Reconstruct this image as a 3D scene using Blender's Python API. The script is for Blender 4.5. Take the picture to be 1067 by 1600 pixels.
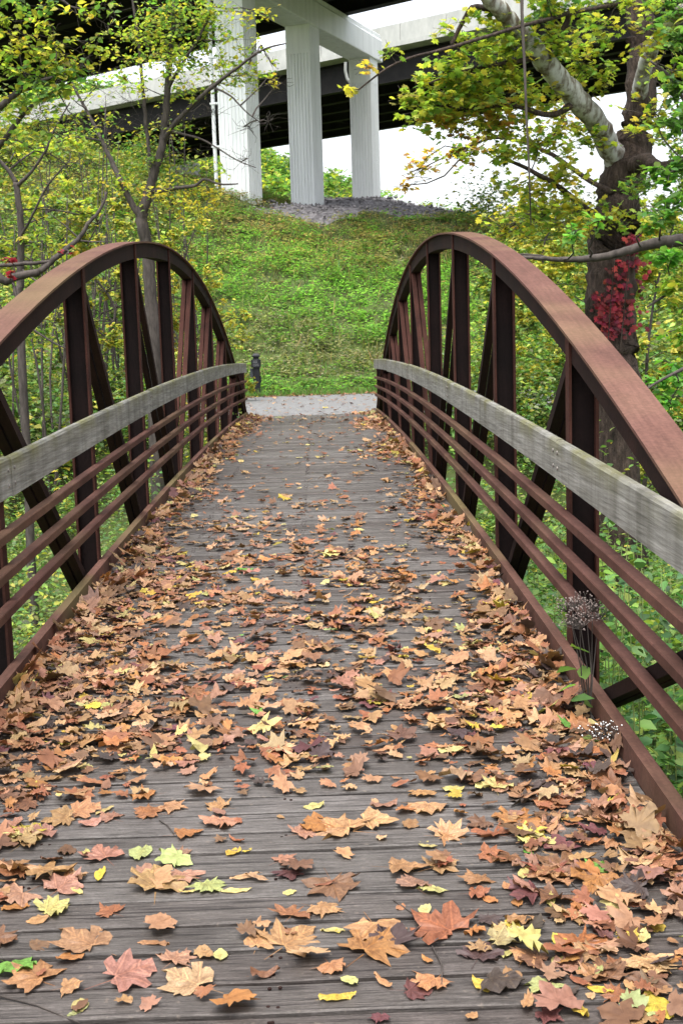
import bpy, bmesh, math, random
import numpy as np
from mathutils import Vector, Matrix
R = math.radians
rng = np.random.default_rng(7)
random.seed(7)
for o in list(bpy.data.objects):
    bpy.data.objects.remove(o)
scene = bpy.context.scene
COL = scene.collection

# ------------------------------------------------------------------ camera
F, PITCH, ROLL, YAW = 2024.8, 0.14211, -0.030627, 0.013779
CAM = np.array([0.170, 0.0, 1.3306])          # eye about 1.7 m over the deck


def ray(u, v):
    a, b = u - 533.5, v - 800.0
    cr, sr = math.cos(ROLL), math.sin(ROLL)
    a, b = cr * a + sr * b, -sr * a + cr * b
    x, up = a / F, -b / F
    cp, sp = math.cos(PITCH), math.sin(PITCH)
    y, z = cp + sp * up, -sp + cp * up
    cy, sy = math.cos(YAW), math.sin(YAW)
    return np.array([cy * x + sy * y, -sy * x + cy * y, z])


def at(u, v, Y):
    r = ray(u, v)
    return CAM + r * (Y / r[1])


cam_d = bpy.data.cameras.new('camera')
cam = bpy.data.objects.new('camera', cam_d)
COL.objects.link(cam)
fw = Vector(ray(533.5, 800)).normalized()
rt = Vector(ray(534.5, 800) - ray(533.5, 800)).normalized()
up = rt.cross(fw)
cam.matrix_world = Matrix(((rt.x, up.x, -fw.x, CAM[0]), (rt.y, up.y, -fw.y, CAM[1]), (rt.z, up.z, -fw.z, CAM[2]), (0, 0, 0, 1)))
cam_d.sensor_fit = 'VERTICAL'
cam_d.sensor_height = 22.3
cam_d.sensor_width = 14.9
cam_d.lens = F * 22.3 / 1600
cam_d.clip_start = 0.05
cam_d.clip_end = 2000
cam_d.dof.use_dof = True
cam_d.dof.focus_distance = 5.0
cam_d.dof.aperture_fstop = 10.0
scene.camera = cam

# ------------------------------------------------------------------ light
SUN_EL, SUN_AZ = R(70), R(200)                 # bright overcast, light from high ahead
world = bpy.data.worlds.new('World')
scene.world = world
world.use_nodes = True
wn = world.node_tree
bg = wn.nodes['Background']
sky = wn.nodes.new('ShaderNodeTexSky')
sky.sky_type = 'NISHITA'
sky.sun_disc = False
sky.sun_elevation = SUN_EL
sky.sun_rotation = SUN_AZ
sky.air_density = 1.0
sky.dust_density = 4.0
hs = wn.nodes.new('ShaderNodeHueSaturation')
hs.inputs['Saturation'].default_value = 0.30
wn.links.new(sky.outputs['Color'], hs.inputs['Color'])
wn.links.new(hs.outputs['Color'], bg.inputs['Color'])
bg.inputs['Strength'].default_value = 0.15
sun_d = bpy.data.lights.new('sun', 'SUN')
sun_d.energy = 1.2
sun_d.angle = R(35)
sun_d.color = (1.0, 0.96, 0.90)
sun = bpy.data.objects.new('sun', sun_d)
COL.objects.link(sun)
sdir = Vector((math.sin(SUN_AZ) * math.cos(SUN_EL), math.cos(SUN_AZ) * math.cos(SUN_EL), math.sin(SUN_EL)))
sun.rotation_euler = sdir.to_track_quat('Z', 'Y').to_euler()
sun.location = (0, 0, 60)
vs = scene.view_settings
vs.view_transform = 'Standard'
vs.look = 'None'
vs.gamma = 1
vs.use_curve_mapping = False
vs.exposure = 1.66
scene.render.engine = 'CYCLES'
scene.cycles.max_bounces = 8
scene.cycles.transparent_max_bounces = 8


# ------------------------------------------------------------------ materials
def mat(name, rough=0.8):
    m = bpy.data.materials.new(name)
    m.use_nodes = True
    nt = m.node_tree
    b = nt.nodes['Principled BSDF']
    b.inputs['Roughness'].default_value = rough
    b.inputs['Specular IOR Level'].default_value = 0.3
    return m, nt, b


def nd(nt, typ, **kw):
    n = nt.nodes.new(typ)
    for k, v in kw.items():
        if hasattr(n, k):
            setattr(n, k, v)
        else:
            n.inputs[k.replace('_', ' ')].default_value = v
    return n


def coords(nt, scale=(1, 1, 1), kind='Object', rand=False):
    tc = nd(nt, 'ShaderNodeTexCoord')
    mp = nd(nt, 'ShaderNodeMapping')
    mp.inputs['Scale'].default_value = scale
    nt.links.new(tc.outputs[kind], mp.inputs['Vector'])
    if rand:
        oi = nd(nt, 'ShaderNodeObjectInfo')
        mu = nd(nt, 'ShaderNodeMath', operation='MULTIPLY')
        mu.inputs[1].default_value = 97.0
        nt.links.new(oi.outputs['Random'], mu.inputs[0])
        cb = nd(nt, 'ShaderNodeCombineXYZ')
        for i in range(3):
            nt.links.new(mu.outputs[0], cb.inputs[i])
        nt.links.new(cb.outputs[0], mp.inputs['Location'])
    return mp.outputs[0]


def noise(nt, vec, scale, detail=4, rough=0.55):
    n = nd(nt, 'ShaderNodeTexNoise')
    n.inputs['Scale'].default_value = scale
    n.inputs['Detail'].default_value = detail
    n.inputs['Roughness'].default_value = rough
    nt.links.new(vec, n.inputs['Vector'])
    return n.outputs['Fac']


def ramp(nt, fac, stops):
    r = nd(nt, 'ShaderNodeValToRGB')
    el = r.color_ramp.elements
    while len(el) < len(stops):
        el.new(0.5)
    for e, (p, c) in zip(el, stops):
        e.position = p
        e.color = (*c, 1) if len(c) == 3 else c
    nt.links.new(fac, r.inputs['Fac'])
    return r.outputs['Color']


def mix(nt, fac, a, b, mode='MIX'):
    m = nd(nt, 'ShaderNodeMix', data_type='RGBA', blend_type=mode)
    for sock, v in ((m.inputs['Factor'], fac), (m.inputs['A'], a), (m.inputs['B'], b)):
        pass
    ins = {s.identifier: s for s in m.inputs}
    for key, v in (('Factor_Float', fac), ('A_Color', a), ('B_Color', b)):
        s = ins[key]
        if isinstance(v, (int, float)):
            s.default_value = v
        elif isinstance(v, tuple):
            s.default_value = (*v, 1)
        else:
            nt.links.new(v, s)
    return [o for o in m.outputs if o.identifier == 'Result_Color'][0]


def bump(nt, b, h, strength=0.3, dist=0.01):
    n = nd(nt, 'ShaderNodeBump')
    n.inputs['Strength'].default_value = strength
    n.inputs['Distance'].default_value = dist
    nt.links.new(h, n.inputs['Height'])
    nt.links.new(n.outputs[0], b.inputs['Normal'])


def m_rust(name, dark, midc, light, algae=0.0):
    m, nt, b = mat(name, 0.86)
    b.inputs['Specular IOR Level'].default_value = 0.12
    v = coords(nt)
    f1 = noise(nt, v, 2.2, 6, 0.65)
    f2 = noise(nt, v, 60, 4, 0.6)
    c = ramp(nt, f1, [(0.28, dark), (0.5, midc), (0.74, light)])
    c = mix(nt, 0.5, c, ramp(nt, f2, [(0.3, (0.55, 0.55, 0.55)), (0.7, (1.25, 1.2, 1.15))]), 'MULTIPLY')
    vs2 = coords(nt, (14, 0.7, 1.2))
    c = mix(nt, 0.35, c, ramp(nt, noise(nt, vs2, 4, 4), [(0.35, (0.5, 0.5, 0.5)), (0.65, (1.2, 1.2, 1.2))]), 'MULTIPLY')
    if algae:
        c = mix(nt, ramp(nt, noise(nt, v, 0.55, 3), [(0.46, (0, 0, 0)), (0.62, (algae, algae, algae))]), c, (0.13, 0.10, 0.045))
    nt.links.new(c, b.inputs['Base Color'])
    bump(nt, b, f2, 0.25, 0.004)
    return m


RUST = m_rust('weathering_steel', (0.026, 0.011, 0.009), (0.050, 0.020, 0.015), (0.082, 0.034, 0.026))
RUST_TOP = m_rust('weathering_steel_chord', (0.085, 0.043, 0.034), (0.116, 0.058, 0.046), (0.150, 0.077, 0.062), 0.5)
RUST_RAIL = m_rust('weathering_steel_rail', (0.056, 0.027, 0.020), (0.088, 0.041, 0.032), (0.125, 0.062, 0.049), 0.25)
RUST_DARK = m_rust('weathering_steel_dark_shaded', (0.011, 0.0065, 0.006), (0.020, 0.010, 0.0085), (0.033, 0.015, 0.0125))  # dark steel; its tone also paints the shade of the near diagonals
WEB_SHADED = m_rust('shaded_web_steel', (0.005, 0.0035, 0.0035), (0.009, 0.005, 0.0048), (0.014, 0.007, 0.0065))  # near black: shade in the post recess is put into the steel colour
RUST_KERB = m_rust('weathering_steel_kerb', (0.07, 0.037, 0.027), (0.105, 0.052, 0.039), (0.145, 0.074, 0.056), 0.9)


def m_plank():
    m, nt, b = mat('weathered_plank', 0.5)
    v = coords(nt, (1, 1, 1), 'Object', True)
    vg = coords(nt, (5.0, 95, 95), 'Object', True)
    g = noise(nt, vg, 1.6, 8, 0.72)
    vl = coords(nt, (2.2, 80, 40), 'Object', True)
    crack = noise(nt, vl, 1.2, 3, 0.5)
    big = noise(nt, v, 2.6, 5, 0.65)
    fine = noise(nt, coords(nt, (60, 160, 160), 'Object', True), 1.5, 4, 0.7)
    c = ramp(nt, g, [(0.34, (0.034, 0.030, 0.0275)), (0.45, (0.066, 0.059, 0.054)), (0.55, (0.094, 0.085, 0.079)), (0.68, (0.140, 0.129, 0.121))])
    c = mix(nt, 0.75, c, ramp(nt, crack, [(0.35, (0.16, 0.14, 0.14)), (0.42, (1, 1, 1)), (0.9, (1.1, 1.08, 1.05))]), 'MULTIPLY')
    c = mix(nt, 0.7, c, ramp(nt, fine, [(0.35, (0.6, 0.58, 0.56)), (0.65, (1.3, 1.3, 1.3))]), 'MULTIPLY')
    c = mix(nt, 0.9, c, ramp(nt, big, [(0.32, (0.62, 0.60, 0.60)), (0.5, (1, 1, 1)), (0.68, (1.3, 1.3, 1.32))]), 'MULTIPLY')
    oi = nd(nt, 'ShaderNodeObjectInfo')
    c = mix(nt, 0.9, c, ramp(nt, oi.outputs['Random'], [(0.0, (0.70, 0.64, 0.63)), (0.5, (1, 1, 1)), (1.0, (1.25, 1.27, 1.30))]), 'MULTIPLY')
    spk = noise(nt, v, 42, 2)
    c = mix(nt, ramp(nt, spk, [(0.66, (0, 0, 0)), (0.74, (0.5, 0.5, 0.5))]), c, (0.17, 0.14, 0.115))
    nt.links.new(c, b.inputs['Base Color'])
    mx = mix(nt, 0.4, g, crack)
    bump(nt, b, mx, 0.9, 0.006)
    return m


PLANK = m_plank()


def m_railwood():
    m, nt, b = mat('grey_rail_timber', 0.8)
    v = coords(nt)
    vg = coords(nt, (26, 0.9, 26))
    wob = noise(nt, v, 2.5, 2)
    g = noise(nt, vg, 2.0, 6, 0.65)
    c = ramp(nt, g, [(0.25, (0.095, 0.090, 0.080)), (0.48, (0.195, 0.190, 0.175)), (0.75, (0.32, 0.314, 0.295))])
    st = noise(nt, coords(nt, (1, 3.0, 0.6)), 2.0, 5, 0.6)
    c = mix(nt, 0.75, c, ramp(nt, st, [(0.32, (0.50, 0.49, 0.44)), (0.6, (1.12, 1.12, 1.1))]), 'MULTIPLY')
    geo = nd(nt, 'ShaderNodeNewGeometry')
    sx = nd(nt, 'ShaderNodeSeparateXYZ')
    nt.links.new(geo.outputs['Normal'], sx.inputs[0])
    tc = nd(nt, 'ShaderNodeAttribute', attribute_name='edge')
    algae = mix(nt, 1.0, ramp(nt, tc.outputs['Fac'], [(0.35, (0, 0, 0)), (1.0, (0.85, 0.85, 0.85))]), ramp(nt, noise(nt, v, 3.0, 5), [(0.38, (0.05, 0.05, 0.05)), (0.62, (1, 1, 1))]), 'MULTIPLY')
    c = mix(nt, algae, c, (0.135, 0.13, 0.045))
    vk = nd(nt, 'ShaderNodeTexWave', wave_type='RINGS', rings_direction='X')
    vk.inputs['Scale'].default_value = 3.0
    vk.inputs['Distortion'].default_value = 9.0
    vk.inputs['Detail'].default_value = 3
    vk.inputs['Detail Scale'].default_value = 1.4
    nt.links.new(coords(nt, (1, 0.5, 7)), vk.inputs['Vector'])
    c = mix(nt, 0.28, c, ramp(nt, vk.outputs['Fac'], [(0.15, (0.55, 0.54, 0.5)), (0.5, (1.15, 1.15, 1.15))]), 'MULTIPLY')
    nt.links.new(c, b.inputs['Base Color'])
    bump(nt, b, g, 0.6, 0.006)
    return m


RAILWOOD = m_railwood()


def m_leaf(name, objcol=False, trans=0.52, rough=0.55, veins=False):
    m = bpy.data.materials.new(name)
    m.use_nodes = True
    nt = m.node_tree
    b = nt.nodes['Principled BSDF']
    b.inputs['Roughness'].default_value = rough
    b.inputs['Specular IOR Level'].default_value = 0.35
    out = nt.nodes['Material Output']
    if objcol:
        oi = nd(nt, 'ShaderNodeObjectInfo')
        c = oi.outputs['Color']
    else:
        a = nd(nt, 'ShaderNodeAttribute', attribute_name='tint')
        c = a.outputs['Color']
    if veins:
        v = coords(nt, (1, 1, 1), 'Object' if objcol else 'UV', objcol)
        sc = 30 if objcol else 4
        c = mix(nt, 0.8, c, ramp(nt, noise(nt, v, sc, 5, 0.65), [(0.3, (0.55, 0.48, 0.45)), (0.55, (1, 1, 1)), (0.75, (1.25, 1.22, 1.15))]), 'MULTIPLY')
        if objcol:
            c = mix(nt, 0.6, c, ramp(nt, noise(nt, v, 7, 3, 0.6), [(0.30, (0.50, 0.42, 0.38)), (0.5, (1, 1, 1)), (0.72, (1.2, 1.22, 1.2))]), 'MULTIPLY')
            tcv = nd(nt, 'ShaderNodeTexCoord')
            ab = nd(nt, 'ShaderNodeVectorMath', operation='ABSOLUTE')
            sp = nd(nt, 'ShaderNodeSeparateXYZ')
            nt.links.new(tcv.outputs['Object'], sp.inputs[0])
            ax = nd(nt, 'ShaderNodeMath', operation='ABSOLUTE')
            nt.links.new(sp.outputs[0], ax.inputs[0])
            cbv = nd(nt, 'ShaderNodeCombineXYZ')
            nt.links.new(ax.outputs[0], cbv.inputs[0]); nt.links.new(sp.outputs[1], cbv.inputs[1]); cbv.inputs[2].default_value = 1
            last = None
            for ang, off in ((90, .1), (42, .1), (-12, .1), (58, -.12), (36, -.25), (66, -.30)):
                dt = nd(nt, 'ShaderNodeVectorMath', operation='DOT_PRODUCT')
                nt.links.new(cbv.outputs[0], dt.inputs[0])
                sa_, ca_2 = math.sin(R(ang)), math.cos(R(ang))
                dt.inputs[1].default_value = (sa_, -ca_2, -off * ca_2)
                abn = nd(nt, 'ShaderNodeMath', operation='ABSOLUTE')
                nt.links.new(dt.outputs['Value'], abn.inputs[0])
                if last is not None:
                    mn = nd(nt, 'ShaderNodeMath', operation='MINIMUM')
                    nt.links.new(last, mn.inputs[0]); nt.links.new(abn.outputs[0], mn.inputs[1])
                    last = mn.outputs[0]
                else:
                    last = abn.outputs[0]
            c = mix(nt, ramp(nt, last, [(0.004, (0.6, 0.6, 0.6)), (0.016, (0, 0, 0))]), c, mix(nt, 1.0, c, (1.5, 1.45, 1.25), 'MULTIPLY'))
            c = mix(nt, ramp(nt, last, [(0.012, (0, 0, 0)), (0.022, (0.4, 0.4, 0.4)), (0.04, (0, 0, 0))]), c, mix(nt, 1.0, c, (0.6, 0.5, 0.45), 'MULTIPLY'))
        vn = nd(nt, 'ShaderNodeAttribute', attribute_name='vein')
        c = mix(nt, ramp(nt, vn.outputs['Fac'], [(0.0, (0, 0, 0)), (1.0, (0.55, 0.55, 0.55))]), c, mix(nt, 1.0, c, (0.62, 0.5, 0.42), 'MULTIPLY'))
    nt.links.new(c, b.inputs['Base Color'])
    if trans:
        t = nd(nt, 'ShaderNodeBsdfTranslucent')
        nt.links.new(mix(nt, 1.0, c, (1.85, 1.9, 1.1), 'MULTIPLY'), t.inputs['Color'])
        ms = nd(nt, 'ShaderNodeMixShader')
        ms.inputs[0].default_value = trans
        nt.links.new(b.outputs[0], ms.inputs[1])
        nt.links.new(t.outputs[0], ms.inputs[2])
        nt.links.new(ms.outputs[0], out.inputs['Surface'])
    return m


FOLIAGE = m_leaf('living_leaf')
FOLIAGE_WOOD = m_leaf('shade_leaf', False, 0.30)
DEADLEAF = m_leaf('fallen_leaf', False, 0.08, 0.6, True)
DEADLEAF_ONE = m_leaf('fallen_leaf_single', True, 0.08, 0.55, True)


def m_simple(name, stops, scale=8, rough=0.8, bs=0.3, bd=0.01, sc3=(1, 1, 1), det=5):
    m, nt, b = mat(name, rough)
    f = noise(nt, coords(nt, sc3), scale, det, 0.62)
    nt.links.new(ramp(nt, f, stops), b.inputs['Base Color'])
    if bs:
        bump(nt, b, f, bs, bd)
    return m


BARK = m_simple('dark_bark', [(0.3, (0.018, 0.013, 0.010)), (0.52, (0.058, 0.040, 0.031)), (0.75, (0.125, 0.092, 0.074))], 11, 0.9, 1.0, 0.07, (2.4, 2.4, 0.5), 9)
BARK_THIN = m_simple('grey_bark', [(0.3, (0.030, 0.025, 0.022)), (0.7, (0.085, 0.071, 0.063))], 12, 0.9, 0.5, 0.01, (2, 2, 0.5))
BARK_PALE = m_simple('pale_flaking_bark', [(0.36, (0.10, 0.075, 0.055)), (0.45, (0.20, 0.18, 0.155)), (0.56, (0.42, 0.42, 0.40)), (0.75, (0.55, 0.56, 0.55))], 5.5, 0.8, 0.6, 0.015, (2, 2, 0.9), 6)
GROUND = m_simple('leaf_litter_soil', [(0.3, (0.04, 0.035, 0.02)), (0.48, (0.07, 0.085, 0.03)), (0.7, (0.09, 0.14, 0.035))], 1.2, 0.95, 0.8, 0.06, (1, 1, 1), 8)
TRAIL = m_simple('old_asphalt', [(0.3, (0.095, 0.095, 0.097)), (0.7, (0.205, 0.205, 0.205))], 14, 0.9, 0.4, 0.01, (1, 1, 1), 9)
GRAVEL = m_simple('crushed_stone', [(0.35, (0.11, 0.102, 0.107)), (0.5, (0.22, 0.206, 0.211)), (0.68, (0.35, 0.33, 0.335))], 5, 0.9, 1.0, 0.15, (1, 1, 1), 9)
STONE = m_simple('grey_stone', [(0.3, (0.13, 0.122, 0.127)), (0.7, (0.33, 0.31, 0.315))], 1.3, 0.9, 0.5, 0.02)
WHITE = m_simple('white_painted_concrete', [(0.3, (0.70, 0.72, 0.72)), (0.55, (0.82, 0.84, 0.84))], 1.1, 0.6, 0.15, 0.01, (3, 3, 0.35), 6)
PALE = m_simple('pale_grey_concrete', [(0.3, (0.33, 0.34, 0.315)), (0.7, (0.48, 0.485, 0.45))], 1.6, 0.75, 0.2, 0.01, (1, 1, 0.5), 6)
GIRDER = m_simple('dark_steel_shaded_slab', [(0.3, (0.009, 0.008, 0.008)), (0.7, (0.019, 0.017, 0.016))], 2.0, 0.8, 0.2, 0.01)
BLACK = m_simple('black_recycled_plastic', [(0.3, (0.005, 0.006, 0.008)), (0.7, (0.013, 0.014, 0.018))], 18, 0.55, 0.2, 0.004)
GREYPLATE = m_simple('dull_metal_plate', [(0.3, (0.025, 0.03, 0.034)), (0.7, (0.055, 0.064, 0.07))], 10, 0.5, 0, 0)
LETTER = m_simple('white_print', [(0.3, (0.12, 0.125, 0.13)), (0.7, (0.2, 0.2, 0.21))], 10, 0.6, 0, 0)
BOLT = m_simple('zinc_bolt', [(0.3, (0.12, 0.11, 0.10)), (0.7, (0.24, 0.22, 0.20))], 30, 0.5, 0, 0)
DRYFLOWER = m_simple('dry_flower_head', [(0.3, (0.14, 0.105, 0.095)), (0.7, (0.29, 0.24, 0.22))], 40, 0.9, 0, 0)
WHITEFLOWER = m_simple('white_floret', [(0.3, (0.6, 0.6, 0.58)), (0.7, (0.8, 0.8, 0.78))], 40, 0.8, 0, 0)


# ------------------------------------------------------------------ object helpers
def tag(o, label=None, cat=None, group=None, kind=None):
    if label: o['label'] = label
    if cat: o['category'] = cat
    if group: o['group'] = group
    if kind: o['kind'] = kind
    return o


def empty(name, loc=(0, 0, 0)):
    o = bpy.data.objects.new(name, None)
    o.location = loc
    o.empty_display_size = 0.2
    COL.objects.link(o)
    return o


def link(name, me, m, parent=None, loc=None):
    if m is not None and not me.materials:
        me.materials.append(m)
    o = bpy.data.objects.new(name, me)
    COL.objects.link(o)
    if parent is not None:
        o.parent = parent
        # keep world coordinates: meshes are written in world space, things sit at their base
        w = root_loc(parent)
        o.location = (-w[0], -w[1], -w[2]) if loc is None else (loc[0] - w[0], loc[1] - w[1], loc[2] - w[2])
    elif loc is not None:
        o.location = loc
    return o


def root_loc(p):
    x = Vector((0, 0, 0))
    while p is not None:
        x = x + p.location
        p = p.parent
    return x


class MB:
    """collects shapes for ONE mesh object"""
    def __init__(s):
        s.v, s.f = [], []

    def quadloft(s, rings, closed=True, caps=True):
        n = len(rings[0])
        b = len(s.v)
        for r in rings:
            s.v.extend(tuple(map(float, p)) for p in r)
        for i in range(len(rings) - 1):
            for j in range(n if closed else n - 1):
                k = (j + 1) % n
                s.f.append((b + i * n + j, b + i * n + k, b + (i + 1) * n + k, b + (i + 1) * n + j))
        if caps and closed:
            s.f.append(tuple(b + j for j in reversed(range(n))))
            e = b + (len(rings) - 1) * n
            s.f.append(tuple(e + j for j in range(n)))
        return s

    def box(s, x0, x1, y0, y1, z0, z1):
        return s.quadloft([[(x0, y0, z0), (x1, y0, z0), (x1, y1, z0), (x0, y1, z0)], [(x0, y0, z1), (x1, y0, z1), (x1, y1, z1), (x0, y1, z1)]])

    def obox(s, c, ax, ay, az, hx, hy, hz):
        c, ax, ay, az = map(np.array, (c, ax, ay, az))
        rr = []
        for sz in (-1, 1):
            rr.append([c + ax * hx * a + ay * hy * b_ + az * hz * sz for a, b_ in ((-1, -1), (1, -1), (1, 1), (-1, 1))])
        return s.quadloft(rr)

    def bar(s, p, q, w, h, side):
        """bar from p to q; w along the side vector, h across"""
        p, q, side = map(np.array, (p, q, side))
        d = (q - p) / np.linalg.norm(q - p)
        sd = side - d * (side @ d)
        sd = sd / np.linalg.norm(sd)
        nn = np.cross(d, sd)
        return s.quadloft([[e + sd * w / 2 * a + nn * h / 2 * b_ for a, b_ in ((-1, -1), (1, -1), (1, 1), (-1, 1))] for e in (p, q)])

    def tube(s, pts, rad, n=6, jit=0.0):
        pts = [np.array(p, float) for p in pts]
        rings = []
        ref = np.array([0.13, 0.31, 0.94])
        for i, p in enumerate(pts):
            d = pts[min(i + 1, len(pts) - 1)] - pts[max(i - 1, 0)]
            d = d / (np.linalg.norm(d) + 1e-9)
            a = np.cross(d, ref)
            if np.linalg.norm(a) < 0.15:
                a = np.cross(d, np.array([1, 0, 0]))
            a = a / np.linalg.norm(a)
            b_ = np.cross(d, a)
            r = rad[i] if hasattr(rad, '__len__') else rad
            rings.append([p + (a * math.cos(t) + b_ * math.sin(t)) * r * (1 + (rng.uniform(-jit, jit) if jit else 0)) for t in np.linspace(0, 2 * math.pi, n, endpoint=False)])
        return s.quadloft(rings)

    def mesh(s, name, smooth=False):
        me = bpy.data.meshes.new(name)
        me.from_pydata(s.v, [], s.f)
        me.update()
        if smooth:
            me.polygons.foreach_set('use_smooth', [True] * len(me.polygons))
        return me

    def build(s, name, m, parent=None, smooth=False, bevel=0.0):
        me = s.mesh(name, smooth)
        bm = bmesh.new()
        bm.from_mesh(me)
        bmesh.ops.recalc_face_normals(bm, faces=bm.faces)
        if bevel:
            bmesh.ops.bevel(bm, geom=[e for e in bm.edges if len(e.link_faces) == 2 and e.calc_face_angle() > 0.6], offset=bevel, segments=1, affect='EDGES')
        bm.to_mesh(me)
        bm.free()
        return link(name, me, m, parent)


def np_mesh(name, verts, faces, tint=None, uv=None, smooth=False):
    """verts (N,3), faces (M,k) all the same k"""
    me = bpy.data.meshes.new(name)
    N, (M, k) = len(verts), faces.shape
    me.vertices.add(N)
    me.vertices.foreach_set('co', np.ascontiguousarray(verts, np.float32).ravel())
    me.loops.add(M * k)
    me.loops.foreach_set('vertex_index', faces.astype(np.int32).ravel())
    me.polygons.add(M)
    me.polygons.foreach_set('loop_start', np.arange(0, M * k, k, dtype=np.int32))
    if tint is not None:
        a = me.color_attributes.new('tint', 'FLOAT_COLOR', 'POINT')
        a.data.foreach_set('color', np.concatenate([tint, np.ones((N, 1))], 1).astype(np.float32).ravel())
    if uv is not None:
        l = me.uv_layers.new(name='UVMap')
        l.data.foreach_set('uv', uv[faces.ravel()].astype(np.float32).ravel())
    me.update(calc_edges=True)
    if smooth:
        me.polygons.foreach_set('use_smooth', [True] * M)
    return me


# ------------------------------------------------------------------ leaf templates
def t_diamond():
    v = np.array([(0, 0, 0), (0.32, 0.45, 0.10), (0, 1, -0.05), (-0.32, 0.45, 0.10)])
    return v, np.array([(0, 1, 2), (0, 2, 3)])


def t_oval():
    v = np.array([(0, 0, 0), (0.25, 0.22, 0.06), (0.30, 0.55, 0.07), (0, 1, -0.10), (-0.30, 0.55, 0.07), (-0.25, 0.22, 0.06), (0, 0.5, -0.01)])
    return v, np.array([(6, 0, 1), (6, 1, 2), (6, 2, 3), (6, 3, 4), (6, 4, 5), (6, 5, 0)])


def t_lobed():
    out = [(0, 0), (0.34, -0.06), (0.26, 0.16), (0.62, 0.28), (0.44, 0.48), (0.46, 0.74), (0.20, 0.64), (0, 1.0)]
    out = out + [(-x, y) for x, y in out[-2:0:-1]]
    v = [(x, y, -0.16 * (x * x) * 2 - 0.12 * (y - 0.4) ** 2) for x, y in out] + [(0, 0.34, 0.03)]
    n = len(out)
    return np.array(v), np.array([(n, i, (i + 1) % n) for i in range(n)])


def t_blade():
    v = np.array([(-0.012, 0, 0), (0.012, 0, 0), (0.008, 0.6, 0.05), (0.0, 1.0, 0.22)])
    return v, np.array([(0, 1, 2), (0, 2, 3)])


TEMPL = {'diamond': t_diamond(), 'oval': t_oval(), 'lobed': t_lobed(), 'blade': t_blade()}


def jitter_cols(pal, n, var=0.22):
    pal = np.array(pal)
    idx = rng.integers(0, len(pal), n)
    c = pal[idx] * (1 + rng.normal(0, var, (n, 1))) * (1 + rng.normal(0, var * 0.35, (n, 3)))
    return np.clip(c, 0.004, 0.6)


def leafcloud(kind, P, size, cols, upbias=0.6, droop=0.0, yaw=None, tilt=None, keep_uv=False, normal=None):
    """one array of leaves: P (N,3) leaf bases, size (N,), cols (N,3)"""
    tv, tf = TEMPL[kind]
    N = len(P)
    if normal is None:
        nrm = rng.normal(0, 1, (N, 3))
        nrm /= np.linalg.norm(nrm, axis=1, keepdims=True)
        nrm[:, 2] = np.abs(nrm[:, 2])
        nrm = nrm * (1 - upbias) + np.array([0, 0, upbias])
    else:
        nrm = normal + rng.normal(0, 0.3, (N, 3))
    nrm /= np.linalg.norm(nrm, axis=1, keepdims=True)
    a = rng.uniform(0, 2 * math.pi, N)
    d = np.stack([np.cos(a), np.sin(a), -droop * np.ones(N)], 1)
    d = d - nrm * (d * nrm).sum(1, keepdims=True)
    d /= np.linalg.norm(d, axis=1, keepdims=True) + 1e-9
    s = np.cross(d, nrm)
    M = np.stack([s, d, nrm], 2) * np.asarray(size)[:, None, None]       # columns: side, along, normal
    V = np.einsum('nij,kj->nki', M, tv) + P[:, None, :]
    k = len(tv)
    Fs = tf[None] + (np.arange(N) * k)[:, None, None]
    T = np.repeat(cols, k, 0)
    uv = None
    return V.reshape(-1, 3), Fs.reshape(-1, 3), T


def blades(P, h, cols, lean=0.25):
    """grass: upright blades"""
    tv, tf = TEMPL['blade']
    N = len(P)
    a = rng.uniform(0, 2 * math.pi, N)
    upv = np.stack([rng.normal(0, lean, N), rng.normal(0, lean, N), np.ones(N)], 1)
    upv /= np.linalg.norm(upv, axis=1, keepdims=True)
    s = np.stack([np.cos(a), np.sin(a), np.zeros(N)], 1)
    n = np.cross(s, upv)
    M = np.stack([s * 1.0, upv, n], 2) * np.asarray(h)[:, None, None]
    V = np.einsum('nij,kj->nki', M, tv) + P[:, None, :]
    k = len(tv)
    Fs = tf[None] + (np.arange(N) * k)[:, None, None]
    return V.reshape(-1, 3), Fs.reshape(-1, 3), np.repeat(cols, k, 0)


def join(parts):
    V, Fc, T = [], [], []
    off = 0
    for v, f, t in parts:
        V.append(v); Fc.append(f + off); T.append(t)
        off += len(v)
    return np.concatenate(V), np.concatenate(Fc), np.concatenate(T)


def leaf_object(name, parts, m=None, parent=None):
    V, Fc, T = join(parts)
    me = np_mesh(name, V, Fc, T)
    return link(name, me, m or FOLIAGE, parent)


# ------------------------------------------------------------------ terrain
P_LEN, D0 = 2.44, 5.80
YC = D0 + 3 * P_LEN                     # midspan 13.12
Y_NEAR, Y_FAR = YC - 5 * P_LEN, YC + 5 * P_LEN
KD = 0.0013044
HD = -0.165


def camber(y):
    return -KD * (y - YC) ** 2


def deck(y):
    return camber(y) + HD


def sstep(a, b, x):
    t = np.clip((x - a) / (b - a), 0, 1)
    return t * t * (3 - 2 * t)


_ph = rng.uniform(0, 6.28, 40)


def wav(x, y, s, k):
    return np.sin(x * s + _ph[k] + 1.3 * np.sin(y * s * 0.7 + _ph[k + 1])) * np.cos(y * s * 0.9 + _ph[k + 2] + 0.9 * np.sin(x * s * 0.6 + _ph[k + 3]))


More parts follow.
